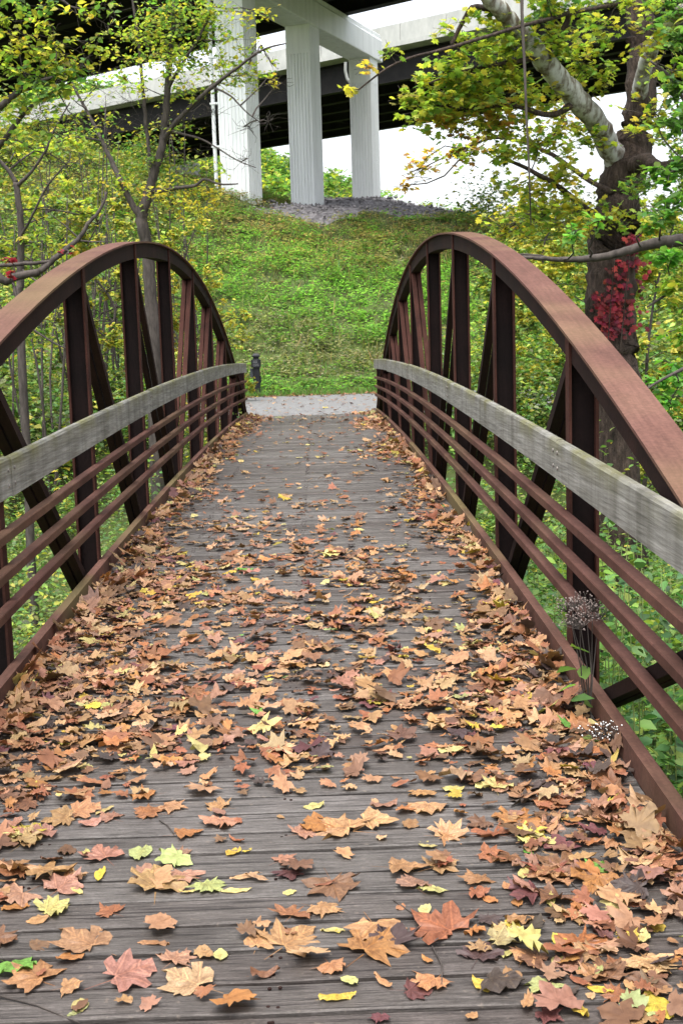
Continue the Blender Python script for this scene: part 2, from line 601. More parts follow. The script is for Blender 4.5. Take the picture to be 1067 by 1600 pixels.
def T(x, y):
    x = np.asarray(x, float); y = np.asarray(y, float)
    base = np.full(np.broadcast(x, y).shape, -0.41)
    ravine = sstep(1.2, 8.5, y) * (1 - sstep(18.5, 24.6, y))
    side = sstep(1.4, 3.0, np.abs(x))
    z = base - 2.3 * ravine - 0.35 * side * sstep(0.2, 3.0, y) * (1 - sstep(21, 25, y))
    t = y - 34.2
    hill = np.where(t < 16.3, 0.365 * np.clip(t, 0, None), 5.95 + 0.118 * np.clip(t - 16.3, 0, 16))
    hill = hill - 1.0 * sstep(0, 3, t) * (1 - sstep(2, 9, t)) * 0.35
    hill = np.where(y > 72, hill - 0.13 * np.clip(y - 72, 0, 60), hill)
    r = sstep(36, 52, y)
    tilt = np.where(x > 3, -0.17 * (x - 3), 0) + np.where(x < 0, -0.27 * x, 0)
    tilt = np.clip(tilt, -4.5, 3.4)
    z = z + hill + tilt * r
    ridge = 13.0 * np.exp(-((y - 135) / 26) ** 2) * (1.13 - 0.023 * x)
    z = z + np.clip(ridge, 0, 20) * sstep(80, 110, y)
    rough = sstep(36, 42, y) + sstep(2.5, 4.5, np.abs(x)) * (1 - sstep(24, 25.2, y)) * sstep(0.5, 3, y)
    z = z + 0.16 * rough * wav(x, y, 0.9, 0) + 0.09 * rough * wav(x, y, 2.3, 5)
    z = np.where(z < -2.95, -2.95, z)
    return z


def build_terrain():
    xs = np.concatenate([np.linspace(-400, -50, 10), np.arange(-44, -12, 1.5), np.arange(-12, 12, 0.4), np.arange(12, 44, 1.5), np.linspace(50, 400, 10)])
    ys = np.concatenate([np.linspace(-300, -20, 8), np.arange(-12, 72, 0.42), np.arange(72, 200, 2.5), np.linspace(210, 900, 10)])
    X, Y = np.meshgrid(xs, ys)
    Z = T(X, Y)
    V = np.stack([X, Y, Z], 2).reshape(-1, 3)
    nx, ny = len(xs), len(ys)
    i = (np.arange(ny - 1)[:, None] * nx + np.arange(nx - 1)[None]).ravel()
    Fc = np.stack([i, i + 1, i + nx + 1, i + nx], 1)
    o = link('ground', np_mesh('ground', V, Fc, smooth=True), GROUND)
    tag(o, kind='structure')


build_terrain()


def sheet(name, m, xs, ys, zf, edge=0.0):
    xs, ys = np.array(xs), np.array(ys)
    X, Y = np.meshgrid(xs, ys)
    Z = zf(X, Y)
    if edge:
        Y = Y.copy()
        Y[-1] += edge * np.sin(X[-1] * 2.1) + edge * 0.6 * np.sin(X[-1] * 5.3)
    V = np.stack([X, Y, Z], 2).reshape(-1, 3)
    nx, ny = len(xs), len(ys)
    i = (np.arange(ny - 1)[:, None] * nx + np.arange(nx - 1)[None]).ravel()
    o = link(name, np_mesh(name, V, np.stack([i, i + 1, i + nx + 1, i + nx], 1), smooth=True), m)
    tag(o, kind='structure')
    return o


sheet('trail', TRAIL, np.arange(-9, 9.1, 0.5), [25.34, 26.5, 28, 30, 32, 33.3], lambda x, y: T(x, y) * 0 - 0.368 + 0.0 * x - 0.02 * np.abs(y - 29) / 4, 0.12)
sheet('approach_path', TRAIL, np.arange(-1.6, 1.61, 0.4), np.arange(-8, 0.93, 0.9), lambda x, y: x * 0 - 0.372)


# gravel bank under the viaduct
def gravel_edge(x, y):
    dx, dy = x - .43, y - 58.3
    t = dx * .37 + dy * .929; w = dx * .929 - dy * .37
    d = np.minimum(np.minimum(t + 12.5, 11 - t), np.minimum(w + 5.5, 7.2 - w))
    d = np.minimum(d, np.minimum((y - 49.2 - .25 * x) * 1.0, (x + 2.1 - .10 * (y - 51)) * 1.0))
    return np.clip((d + .35 * np.sin(x * 1.9) + .25 * np.sin(x * 4.3 + y)) / 1.2, 0, 1)


def gravel_bank():
    ts = np.linspace(-14, 11, 40)
    ws = np.linspace(-6.5, 7.5, 26)
    Cc = np.array([.37, .929]); Q = np.array([.929, -.37]); p0 = np.array([0.43, 58.3])
    tt, ww = np.meshgrid(ts, ws)
    X = p0[0] + tt * Cc[0] + ww * Q[0] * 1.0
    Y = p0[1] + tt * Cc[1] + ww * Q[1] * 1.0
    edge = gravel_edge(X, Y)
    Z = T(X, Y) - 0.10 + 0.24 * edge + 0.05 * wav(X, Y, 3.1, 9) * edge
    V = np.stack([X, Y, Z], 2).reshape(-1, 3)
    nx, ny = 40, 26
    i = (np.arange(ny - 1)[:, None] * nx + np.arange(nx - 1)[None]).ravel()
    tag(link('gravel_bank', np_mesh('gravel_bank', V, np.stack([i, i + 1, i + nx + 1, i + nx], 1), smooth=True), GRAVEL), kind='structure')
    # loose stones
    n = 9000
    k = rng.integers(0, len(V), n)
    P = V[k] + np.stack([rng.uniform(-.4, .4, n), rng.uniform(-.4, .4, n), np.zeros(n)], 1)
    keep = edge.reshape(-1)[k] > 0.25
    P = P[keep]; n = len(P)
    tv = np.array([(1, 0, 0), (-.5, .8, 0), (-.6, -.8, 0), (.1, .1, .8), (0, 0, -.7)])
    tf = np.array([(0, 1, 3), (1, 2, 3), (2, 0, 3), (1, 0, 4), (2, 1, 4), (0, 2, 4)])
    a = rng.uniform(0, 6.28, n); s = rng.uniform(0.035, 0.11, n)
    rot = np.stack([np.stack([np.cos(a), -np.sin(a), 0 * a], 1), np.stack([np.sin(a), np.cos(a), 0 * a], 1), np.stack([0 * a, 0 * a, 1 + 0 * a], 1)], 1)
    VV = np.einsum('nij,kj->nki', rot * s[:, None, None], tv) * (1 + rng.normal(0, .2, (n, 5, 1))) + P[:, None, :]
    FF = tf[None] + (np.arange(n) * 5)[:, None, None]
    tag(link('gravel_stones', np_mesh('gravel_stones', VV.reshape(-1, 3), FF.reshape(-1, 3)), STONE), 'loose grey crushed stone heaped round the white columns', kind='stuff')


gravel_bank()

# ------------------------------------------------------------------ viaducts
B = np.array([.745, -.667, 0]); N_ = np.array([.667, .745, 0])
CDIR = np.array([.37, .929, 0]) / np.linalg.norm([.37, .929]); QD = np.array([CDIR[1], -CDIR[0], 0])
ZUP = np.array([0, 0, 1.0])
P0 = np.array([1.63, 60.24, 0]) - .65 * QD


def fluted(c, base, top, w, taper=0.0):
    """square column with vertical flutes, faces turned along the cap beam"""
    prof = []
    nfl = 7
    h = w / 2
    side = [(-h, 0.0)]
    xs = np.linspace(-h * 0.86, h * 0.86, nfl * 2)
    for k, x in enumerate(xs):
        side.append((x, 0.0))
        if k % 2 == 0:
            side.append((x + 0.012, 0.035))
        else:
            side[-1] = (x - 0.012, 0.035); side.append((x, 0.0))
    for r in range(4):
        ca, sa = math.cos(r * math.pi / 2), math.sin(r * math.pi / 2)
        for x, dpt in side:
            y = -h + dpt
            prof.append((ca * x - sa * y, sa * x + ca * y))
    m = MB()
    hh = h * 1.0
    plain = [(-hh, -hh), (hh, -hh), (hh, hh), (-hh, hh)]
    rings = [[c + QD * x + CDIR * y + ZUP * z for x, y in prof] for z in (base, top - 1.15)]
    m.quadloft(rings)
    m.quadloft([[c + QD * x * 1.004 + CDIR * y * 1.004 + ZUP * z for x, y in plain] for z in (top - 1.15, top - 0.75, top)])
    return m


near = tag(empty('viaduct', tuple(P0 + ZUP * 6)), 'near white highway viaduct on fluted columns with dark girders overhead', 'viaduct')
COLS = []
for t, w in ((-9.75, 1.18), (-3.0, 1.10), (4.7, 1.08)):
    p = P0 + CDIR * t
    bz = float(T(p[0], p[1])) - 0.6
    COLS.append((p, bz))
    fluted(p, bz, 14.0, w).build('column', WHITE, near)
cb = MB()
ca_, cbb = P0 + CDIR * -27, P0 + CDIR * 5.75
cb.quadloft([[e + QD * x + ZUP * z for x, z in ((-.65, 14.0), (.65, 14.0), (.65, 15.02), (.56, 15.05), (.56, 15.3), (-.56, 15.3), (-.56, 15.05), (-.65, 15.02))] for e in (ca_, cbb)])
cb.build('cap_beam', WHITE, near, bevel=0.03)


def span(parent, n0, n1, ng, zb, s0, s1, overn, overf, parapets=True):
    off = lambda n, s: N_ * n + B * s
    for n in np.linspace(n0, n1, ng):
        g = MB()
        for z0, z1, w in ((zb, zb + .05, .25), (zb + .05, zb + 1.55, .02), (zb + 1.55, zb + 1.6, .22)):
            g.quadloft([[off(n + a, s) + ZUP * z for a, z in ((-w, z0), (w, z0), (w, z1), (-w, z1))] for s in (s0, s1)])
        g.build('girder', GIRDER, parent)
    gs = np.linspace(n0, n1, ng)
    for s in np.arange(s0 + 4, s1, 7.5):
        cf = MB()
        for a, b_ in zip(gs[:-1], gs[1:]):
            for za, zb2 in ((zb + .2, zb + 1.4), (zb + 1.4, zb + .2), (zb + .25, zb + .25)):
                cf.bar(off(a + .03, s) + ZUP * za, off(b_ - .03, s + .02 * (za > zb2)) + ZUP * zb2, .10, .10, B)
        o = cf.build('cross_brace', GIRDER, parent)
    d = MB()
    d.quadloft([[off(n, s) + ZUP * z for n, z in ((n0 - .1, zb + 1.62), (n1 + .1, zb + 1.62), (n1 + .1, zb + 1.9), (n0 - .1, zb + 1.9))] for s in (s0, s1)])
    d.build('deck_slab', GIRDER, parent)  # grey slab in girder colour, which paints in the shade between girders
    for n, o_, sg in ((n0, overn, -1), (n1, overf, 1)):
        e = MB()
        a, b_ = n + sg * .103, n + sg * o_
        e.quadloft([[off(x, s) + ZUP * z for x, z in ((a, zb + 1.63), (b_, zb + 1.72), (b_, zb + 1.98), (a, zb + 1.98))] for s in (s0, s1)])
        e.build('deck_edge', PALE, parent)
        L = 6.0
        s = s0
        if not parapets:
            continue
        while s < s1:
            p_ = MB()
            p_.quadloft([[off(x, q) + ZUP * z for x, z in ((b_ - sg * .02, zb + 1.985), (b_ - sg * .40, zb + 1.985), (b_ - sg * .28, zb + 2.95), (b_ - sg * .05, zb + 2.95))] for q in (s, min(s + L, s1) - .03)])
            p_.build('parapet_panel', PALE, parent)
            s += L


span(near, 33.8, 46.9, 6, 15.302, -85, 62, .7, .62)
near_base = None
far = tag(empty('viaduct', tuple(N_ * 68 + ZUP * 7)), 'far parallel viaduct with pale parapet and black underside, seen beyond the columns', 'viaduct')
span(far, 61.6, 75.3, 6, 15.3, -125, 62, 1.05, 1.0)
# far viaduct bents, mostly hidden by the trees
for s in (-118, 56):
    for n in (63, 68.5, 74):
        p = N_ * n + B * s
        fluted(p, float(T(p[0], p[1])) - 0.6, 14.0, 1.1).build('column', WHITE, far)
    c2 = MB()
    c2.quadloft([[B * (s + x) + N_ * n + ZUP * z for x, z in ((-.65, 14.0), (.65, 14.0), (.65, 15.295), (-.65, 15.295))] for n in (61, 76)])
    c2.build('cap_beam', WHITE, far)
# drain pipes on the near bent
pL = COLS[0][0] - QD * .86 - CDIR * .45
dp = MB()
dp.tube([pL + ZUP * z + QD * x for z, x in ((COLS[0][1] + .4, 0), (9, 0), (13.9, 0), (14.35, -.25), (15.2, -.95))], .075, 8)
for z in (8.3, 9.9, 11.6, 13.2):
    dp.obox(pL + QD * .1 + ZUP * z, QD, CDIR, ZUP, .19, .1, .035)
dp.build('drain_pipe', WHITE, near, smooth=False)
pR = COLS[2][0] - QD * .62
dp = MB()
dp.tube([pR + ZUP * z + QD * x for z, x in ((13.99, -.28), (13.6, -.30), (13.2, -.22), (12.95, -.02))], .075, 8)
dp.build('drain_pipe', WHITE, near)

# pale concrete barrier on the slope at the left of the columns
a = at(288, 266, 68)
cbm = MB()
cbm.quadloft([[a + B * s + N_ * x + ZUP * z for x, z in ((-.3, -2.0), (.3, -2.0), (.15, .25), (-.15, .25))] for s in (-3.5, 1.0)])
tag(cbm.build('concrete_barrier', PALE), 'pale concrete barrier end on the slope under the far viaduct', 'barrier')

# ------------------------------------------------------------------ the footbridge
XR = 1.22
bridge = tag(empty('footbridge', (0, Y_NEAR, deck(Y_NEAR))), 'rust brown arched truss footbridge with plank deck and grey timber rails', 'footbridge')
HT, KT = 2.1538, 0.016246


def chord(y):
    return HT - KT * (y - YC) ** 2


# deck planks: a few mesh variants shared by all
PITCH_P = 0.1535
n_pl = int(round((Y_FAR - Y_NEAR) / PITCH_P))
PITCH_P = (Y_FAR - Y_NEAR) / n_pl
variants = []
for k in range(6):
    m = MB()
    w = PITCH_P - (0.0105 + 0.002 * (k % 3))
    xs = np.linspace(-1.232, 1.232, 9)
    rings = []
    for i, x in enumerate(xs):
        dz = rng.normal(0, .0013); dy = rng.normal(0, .0013)
        y0, y1 = -w / 2 + dy + rng.normal(0, .001), w / 2 + dy + rng.normal(0, .001)
        rings.append([(x, y0, -.045), (x, y1, -.045), (x, y1, -.004 + dz), (x, y1 - .004, dz), (x, y0 + .004, dz + rng.normal(0, .0008)), (x, y0, -.004 + dz)])
    m.quadloft(rings)
    me = m.mesh('plank')
    me.materials.append(PLANK)
    variants.append(me)
for i in range(n_pl):
    y = Y_NEAR + (i + .5) * PITCH_P
    o = bpy.data.objects.new('plank', variants[(i * 5 + i // 3) % 6])
    COL.objects.link(o)
    o.parent = bridge
    w = root_loc(bridge)
    o.location = (rng.normal(0, .004) - w[0], y - w[1], deck(y) + rng.normal(0, .0015) - w[2])
    o.rotation_euler = (math.atan(-2 * KD * (y - YC)), rng.normal(0, .0012), (math.pi if i % 2 else 0) + rng.normal(0, .0012))


sc_ = MB()
for i in range(n_pl):
    y = Y_NEAR + (i + .5) * PITCH_P
    for x in (-1.15, -.76, -.74, 0, .02, .75, 1.15):
        for dy in (-.045, .045):
            cx_, cy_ = x + rng.normal(0, .006), y + dy + rng.normal(0, .004)
            zz_ = deck(cy_) + .0012
            sc_.quadloft([[(cx_ + math.cos(t) * r_, cy_ + math.sin(t) * r_, zz_ + h_) for t in np.linspace(0, 6.28, 7)[:6]] for r_, h_ in ((.0052, -.004), (.0052, 0))])
sc_.build('screw_head', RUST_DARK, bridge)['kind'] = 'stuff'


def swept(X0, X1, z0, z1, ya, yb, n, curve):
    m = MB()
    m.quadloft([[(X0, y, curve(y) + z0), (X1, y, curve(y) + z0), (X1, y, curve(y) + z1), (X0, y, curve(y) + z1)] for y in np.linspace(ya, yb, n)])
    return m


PANEL = [D0 + i * P_LEN for i in range(-2, 9)]
for sg in (-1, 1):
    sx = lambda *a: sorted([sg * q for q in a])
    # arched top chord: cover plate over two side plates
    ch = MB()
    ys = np.linspace(Y_NEAR + .02, Y_FAR - .02, 64)
    x0, x1 = sx(1.258, 1.418)
    ch.quadloft([[(x0, y, chord(y) - .014), (x1, y, chord(y) - .014), (x1, y, chord(y)), (x0, y, chord(y))] for y in ys])
    tc = ch.build('top_chord', RUST_TOP, bridge)
    ch = MB()
    x0, x1 = sx(1.288, 1.392)
    ch.quadloft([[(x0, y, chord(y) - .135), (x1, y, chord(y) - .135), (x1, y, chord(y) - .015), (x0, y, chord(y) - .015)] for y in ys])
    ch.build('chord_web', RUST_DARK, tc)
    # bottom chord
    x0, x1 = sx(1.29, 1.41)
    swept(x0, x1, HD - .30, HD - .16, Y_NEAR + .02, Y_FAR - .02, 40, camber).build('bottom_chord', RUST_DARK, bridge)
    # posts: H sections, broad web turned across the walk
    for i, y in enumerate(PANEL):
        if i in (0, 10):
            zt = camber(y) + .80
        else:
            zt = chord(y) - .018
        zb = camber(y) + HD - .158
        yy = y + (.12 if i == 0 else -.14 if i == 10 else 0)
        q0, q1 = sx(1.2872, 1.3938)
        po = MB().box(q0, q1, yy - .006, yy + .006, zb, zt).build('post', WEB_SHADED, bridge)
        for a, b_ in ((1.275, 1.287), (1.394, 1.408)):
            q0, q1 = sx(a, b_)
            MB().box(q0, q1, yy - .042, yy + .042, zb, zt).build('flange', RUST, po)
    # diagonals: twin bars, tops toward the nearer end of the bridge
    for i in range(1, 10):
        if i == 5:
            continue
        y = PANEL[i]
        j = i + 1 if i < 5 else i - 1
        dd = MB()
        y2 = PANEL[j]
        sgn = 1 if y2 > y else -1
        top_ = np.array([0, y + sgn * .04, chord(y) - .12])
        bot_ = np.array([0, y2 - sgn * .03, camber(y2) + HD - .22])
        for xc in (1.314, 1.376):
            dd.bar(top_ + np.array([sg * xc, 0, 0]), bot_ + np.array([sg * xc, 0, 0]), .050, .055, (1, 0, 0))
        dd.build('diagonal', RUST_DARK if i < 5 else RUST, bridge)  # near ones darker: shade on their downward faces is put into the colour
    # timber rail boards, two panels long
    joints = [Y_NEAR + .06, D0, D0 + 2 * P_LEN + .07, D0 + 4 * P_LEN, D0 + 6 * P_LEN, Y_FAR - .26]
    for k in range(5):
        ya, yb = joints[k] + .004, joints[k + 1] - .004
        x0, x1 = XR * sg, (XR + .043) * sg
        dz, dx = rng.normal(0, .003), abs(rng.normal(0, .002)) * sg
        rings = []
        for y in np.linspace(ya, yb, 9):
            z0, z1 = camber(y) + .696 + dz, camber(y) + .872 + dz
            rings.append([(x0 + dx, y, z0), (x1, y, z0), (x1, y, z1 - .006), (x1 - sg * .008, y, z1), (x0 + dx + sg * .008, y, z1), (x0 + dx, y, z1 - .012), (x0 + dx, y, (z0 + z1) / 2)])
        m = MB().quadloft(rings)
        ob = m.build('rail_board', RAILWOOD, bridge)
        me = ob.data
        at_ = me.attributes.new('edge', 'FLOAT', 'POINT')
        zz = np.array([v.co.z - camber(v.co.y) for v in me.vertices])
        at_.data.foreach_set('value', np.clip((zz - .72) / .15, 0, 1).astype(np.float32))
        for e, ye in ((0, ya + .05), (1, yb - .05)):
            for zo in (.745, .815):
                bo = MB()
                bo.tube([(x0 + dx - sg * .0005, ye, camber(ye) + zo), (x0 + dx - sg * .006, ye, camber(ye) + zo)], .008, 8)
                bo.build('bolt', BOLT, ob)
    # three steel safety rails
    for zo in (.500, .335, .172):
        x0, x1 = sx(1.223, 1.274)
        swept(x0, x1, zo + .003, zo + .046, Y_NEAR + .06, Y_FAR - .24, 44, camber).build('steel_rail', RUST_RAIL, bridge, bevel=.004)
    # kerb angle at the deck edge
    k = MB()
    pr = [(1.225, HD + .003), (1.232, HD + .003), (1.232, -.078), (1.273, -.078), (1.273, -.068), (1.225, -.068)]
    if sg < 0:
        pr = [(-x, z) for x, z in reversed(pr)]
    k.quadloft([[(x, y, camber(y) + z) for x, z in pr] for y in np.linspace(Y_NEAR, Y_FAR - .2, 40)])
    k.build('kerb', RUST_KERB, bridge)
for y in PANEL:
    m = MB()
    m.box(-1.285, 1.285, y - .05, y + .05, camber(y) + HD - .25, camber(y) + HD - .09)
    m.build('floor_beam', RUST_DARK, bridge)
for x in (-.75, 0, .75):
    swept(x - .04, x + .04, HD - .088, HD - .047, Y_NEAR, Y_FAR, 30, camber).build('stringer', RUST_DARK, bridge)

# ------------------------------------------------------------------ trail post
pb = at(402, 608, 33.75)
gz = float(T(pb[0], pb[1]))
tp = tag(empty('trail_post', (pb[0], pb[1], gz)), 'short black trail marker post at the far path edge', 'post')
c = np.array([pb[0], pb[1], 0])
m = MB(); m.box(c[0] - .085, c[0] + .085, c[1] - .085, c[1] + .085, gz - .3, gz + .98); m.build('shaft', BLACK, tp, bevel=.008)
m = MB(); m.quadloft([[(c[0] + a * s_, c[1] + b_ * s_, gz + z) for a, b_ in ((-1, -1), (1, -1), (1, 1), (-1, 1))] for s_, z in ((.07, .982), (.07, 1.03), (.10, 1.03), (.10, 1.07), (.05, 1.12))])
m.build('cap', BLACK, tp)
m = MB(); m.box(c[0] - .125, c[0] + .125, c[1] - .115, c[1] - .087, gz + .76, gz + .96); pl = m.build('sign_plate', BLACK, tp, bevel=.005)
for zz in (.80, .84, .88, .92):
    m = MB(); m.box(c[0] - .08, c[0] + .07 - .03 * (zz > .85), c[1] - .1185, c[1] - .1155, gz + zz, gz + zz + .012); m.build('print_line', LETTER, pl)
m = MB(); m.box(c[0] - .165, c[0] - .087, c[1] - .05, c[1] + .05, gz + .50, gz + .74); m.build('side_plate', GREYPLATE, tp, bevel=.004)
m = MB(); m.box(c[0] + .087, c[0] + .115, c[1] - .06, c[1] + .06, gz + .36, gz + .54); m.build('latch_box', BLACK, tp)

# ------------------------------------------------------------------ trees
YG = [(.26, .33, .05), (.31, .335, .05), (.18, .27, .045), (.35, .32, .05), (.12, .21, .04)]
GRN = [(.075, .165, .04), (.11, .21, .045), (.06, .13, .035), (.15, .23, .045)]
YEL = [(.42, .36, .045), (.46, .37, .05), (.35, .33, .05), (.27, .28, .045)]
ORG = [(.40, .23, .045), (.37, .29, .045), (.29, .16, .045)]
BRT = [(.12, .29, .05), (.16, .33, .06), (.09, .23, .045)]
RED = [(.26, .02, .035), (.20, .016, .038), (.30, .045, .045), (.12, .02, .025)]


OLIVE = [(.13, .17, .05), (.165, .18, .06), (.105, .145, .05)]
HILLG = [(.13, .30, .055), (.17, .35, .065), (.11, .25, .05), (.20, .36, .07)]
GREY = [(.22, .21, .15), (.18, .18, .13), (.26, .24, .18), (.15, .18, .095)]
STRAW = [(.33, .27, .14), (.27, .22, .11), (.23, .22, .09), (.17, .19, .07)]
RUSTY = [(.22, .13, .06), (.17, .12, .06)]


class Tree:
    def __init__(s, name, label, cat, base, group=None, leaf='oval', size=.08, bark=None):
        s.root = tag(empty(name, tuple(base)), label, cat, group)
        s.trunk, s.parts, s.pts = MB(), [], []
        s.leaf, s.size, s.bark, s.fol = leaf, size, bark or BARK_THIN, FOLIAGE
        s.twig = MB()

    def limb(s, pl, n=8, mb=None, dense=5, jit=.05):
        """pl: list of (u, v, Y, width px) -> smooth tube"""
        P = [at(u, v, Y) for u, v, Y, w in pl]
        W = [w * Y / F / 2 for u, v, Y, w in pl]
        return s.limb3(P, W, n, mb, dense, jit)

    def limb3(s, P, W, n=8, mb=None, dense=5, jit=.05):
        P = np.array(P); W = np.array(W)
        t = np.arange(len(P)); tt = np.linspace(0, len(P) - 1, (len(P) - 1) * dense + 1)
        out = []
        for q in tt:                                  # Catmull-Rom
            i = min(int(q), len(P) - 2); f = q - i
            p0, p1, p2, p3 = P[max(i - 1, 0)], P[i], P[i + 1], P[min(i + 2, len(P) - 1)]
            out.append(.5 * ((2 * p1) + (-p0 + p2) * f + (2 * p0 - 5 * p1 + 4 * p2 - p3) * f * f + (-p0 + 3 * p1 - 3 * p2 + p3) * f ** 3))
        out = np.array(out)
        w = np.interp(tt, t, W)
        out[1:-1] += rng.normal(0, 1, (len(out) - 2, 3)) * w[1:-1, None] * .10
        (mb or s.trunk).tube(out, w, n, jit)
        s.pts.extend(out)
        return out

    def spray(s, C, Rr, nleaf, pal, ntw=None, attach=True, droop=.3, flat=.8, size=None, leaf=None):
        C = np.array(C)
        ntw = ntw or max(4, nleaf // 14)
        if attach and s.pts:
            A = np.array(s.pts)
            dd = np.linalg.norm(A - C, axis=1) + .6 * np.clip(A[:, 2] - C[2], 0, None)
            a = A[np.argmin(dd)]
        else:
            a = C + np.array([0, 0, -Rr])
        L = np.linalg.norm(C - a)
        mid = (a + C) / 2 + rng.normal(0, .10, 3) * L + np.array([0, 0, .08 * L])
        r0 = max(.004, min(.022, .012 * L + .003))
        seg = [a, (a * .55 + mid * .45) + rng.normal(0, .03, 3) * L, mid, (mid + C) / 2 + rng.normal(0, .04, 3) * L, C]
        if L > .02:
            s.twig.tube(seg, np.linspace(r0, r0 * .45, 5), 5)
        tips = []
        src = [mid, (mid + C) / 2, C, C]
        for i in range(ntw):
            d = rng.normal(0, 1, 3); d /= np.linalg.norm(d); d[2] *= flat; d[2] += .05
            e = C + d * Rr * rng.uniform(.55, 1.05)
            b_ = src[rng.integers(0, 4)] * .7 + C * .3
            k = (b_ + e) / 2 + rng.normal(0, .10, 3) * Rr
            s.twig.tube([b_, k, e], [r0 * .4, r0 * .3, .0022], 3)
            tips.append((b_, k, e))
        if not nleaf:
            return
        tips = np.array(tips)
        ti = rng.integers(0, ntw, nleaf)
        q = rng.beta(1.7, 1.0, nleaf)[:, None]
        b_, k, e = tips[ti, 0], tips[ti, 1], tips[ti, 2]
        Pp = (1 - q) ** 2 * b_ + 2 * q * (1 - q) * k + q * q * e + rng.normal(0, .06, (nleaf, 3)) * Rr
        sz = (size or s.size) * rng.uniform(.55, 1.25, nleaf)
        s.parts.append(leafcloud(leaf or s.leaf, Pp, sz, jitter_cols(pal, nleaf), .45, droop))

    def done(s, sm=True):
        o = s.trunk.build('trunk', s.bark, s.root, smooth=sm) if s.trunk.v else None
        if s.twig.v:
            tw = s.twig.build('branches', BARK_THIN, s.root, smooth=True); tw['kind'] = 'stuff'
        if s.parts:
            leaf_object('crown', s.parts, s.fol, s.root)['kind'] = 'stuff'
        return s.root


def gnd(x, y, dz=0.0):
    return np.array([x, y, float(T(x, y)) + dz])


# --- big sycamore by the right truss
YS = 14.5
bp = at(958, 690, YS)
sy = Tree('sycamore_tree', 'big sycamore with dark trunk and pale limb, red creeper round it', 'tree', gnd(bp[0], bp[1]), leaf='lobed', size=.070, bark=BARK)
g0 = gnd(bp[0] + .05, bp[1], -.4)
tp_ = [g0, at(957, 640, YS), at(955, 540, YS), at(952, 460, YS), at(958, 380, YS), at(965, 320, YS), at(980, 255, YS), at(997, 180, YS), at(1002, 80, YS), at(1000, 0, YS), at(990, -120, YS), at(980, -260, YS)]
wp_ = [110, 84, 74, 77, 74, 68, 66, 48, 44, 42, 36, 26]
sy.limb3(tp_, [w * YS / F / 2 for w in wp_], 14, dense=6, jit=.07)
# pale limb, its own part
pale = MB()
sy.limb([(985, 310, 14.6, 26), (956, 240, 14.4, 36), (935, 200, 14.1, 34), (905, 158, 13.7, 34), (868, 118, 13.4, 33), (835, 78, 13.1, 31), (800, 38, 12.8, 28), (768, 2, 12.5, 25), (735, -45, 12.2, 20), (690, -110, 11.9, 16)], 12, pale, 6, .06)
pale.build('limb', BARK_PALE, sy.root, smooth=True)
pale = MB()
sy.limb([(997, 150, 14.4, 26), (1010, 95, 14.0, 22), (1035, 50, 13.6, 20), (1062, 22, 13.2, 24), (1110, -10, 12.8, 20)], 10, pale, 5, .06)
pale.build('limb', BARK_PALE, sy.root, smooth=True)
sy.limb([(990, 262, 14.3, 26), (1008, 250, 14.0, 24), (1030, 262, 13.7, 20), (1075, 250, 13.3, 16)], 8)
sy.limb([(835, 78, 13.1, 16), (862, 70, 13.1, 13), (880, 48, 13.0, 11), (890, 15, 13.0, 8)], 7, dense=4)
sy.limb([(960, 345, 14.3, 12), (920, 330, 14.0, 10), (870, 290, 13.7, 8), (820, 262, 13.4, 6), (780, 245, 13.2, 4)], 6)
sy.limb([(955, 300, 14.3, 10), (910, 275, 14.6, 8), (850, 235, 14.8, 6), (780, 215, 15.0, 5), (730, 230, 15.0, 3)], 6)
sy.limb([(975, 5, 13.6, 7), (900, 18, 13.0, 7), (800, 45, 12.2, 6), (700, 75, 11.8, 5), (620, 98, 11.6, 3.5), (560, 140, 11.5, 2)], 6)
sy.limb([(800, 38, 12.8, 12), (745, 10, 12.6, 9), (720, 40, 12.6, 7), (705, 70, 12.6, 5)], 6)
sy.limb([(900, 160, 13.7, 14), (860, 180, 13.4, 9), (800, 165, 13.2, 6), (740, 170, 13.0, 4), (690, 165, 12.9, 2.5)], 6)
sy.limb([(840, 90, 13.1, 9), (780, 100, 12.9, 6), (720, 112, 12.8, 4), (670, 130, 12.7, 2.5)], 6)
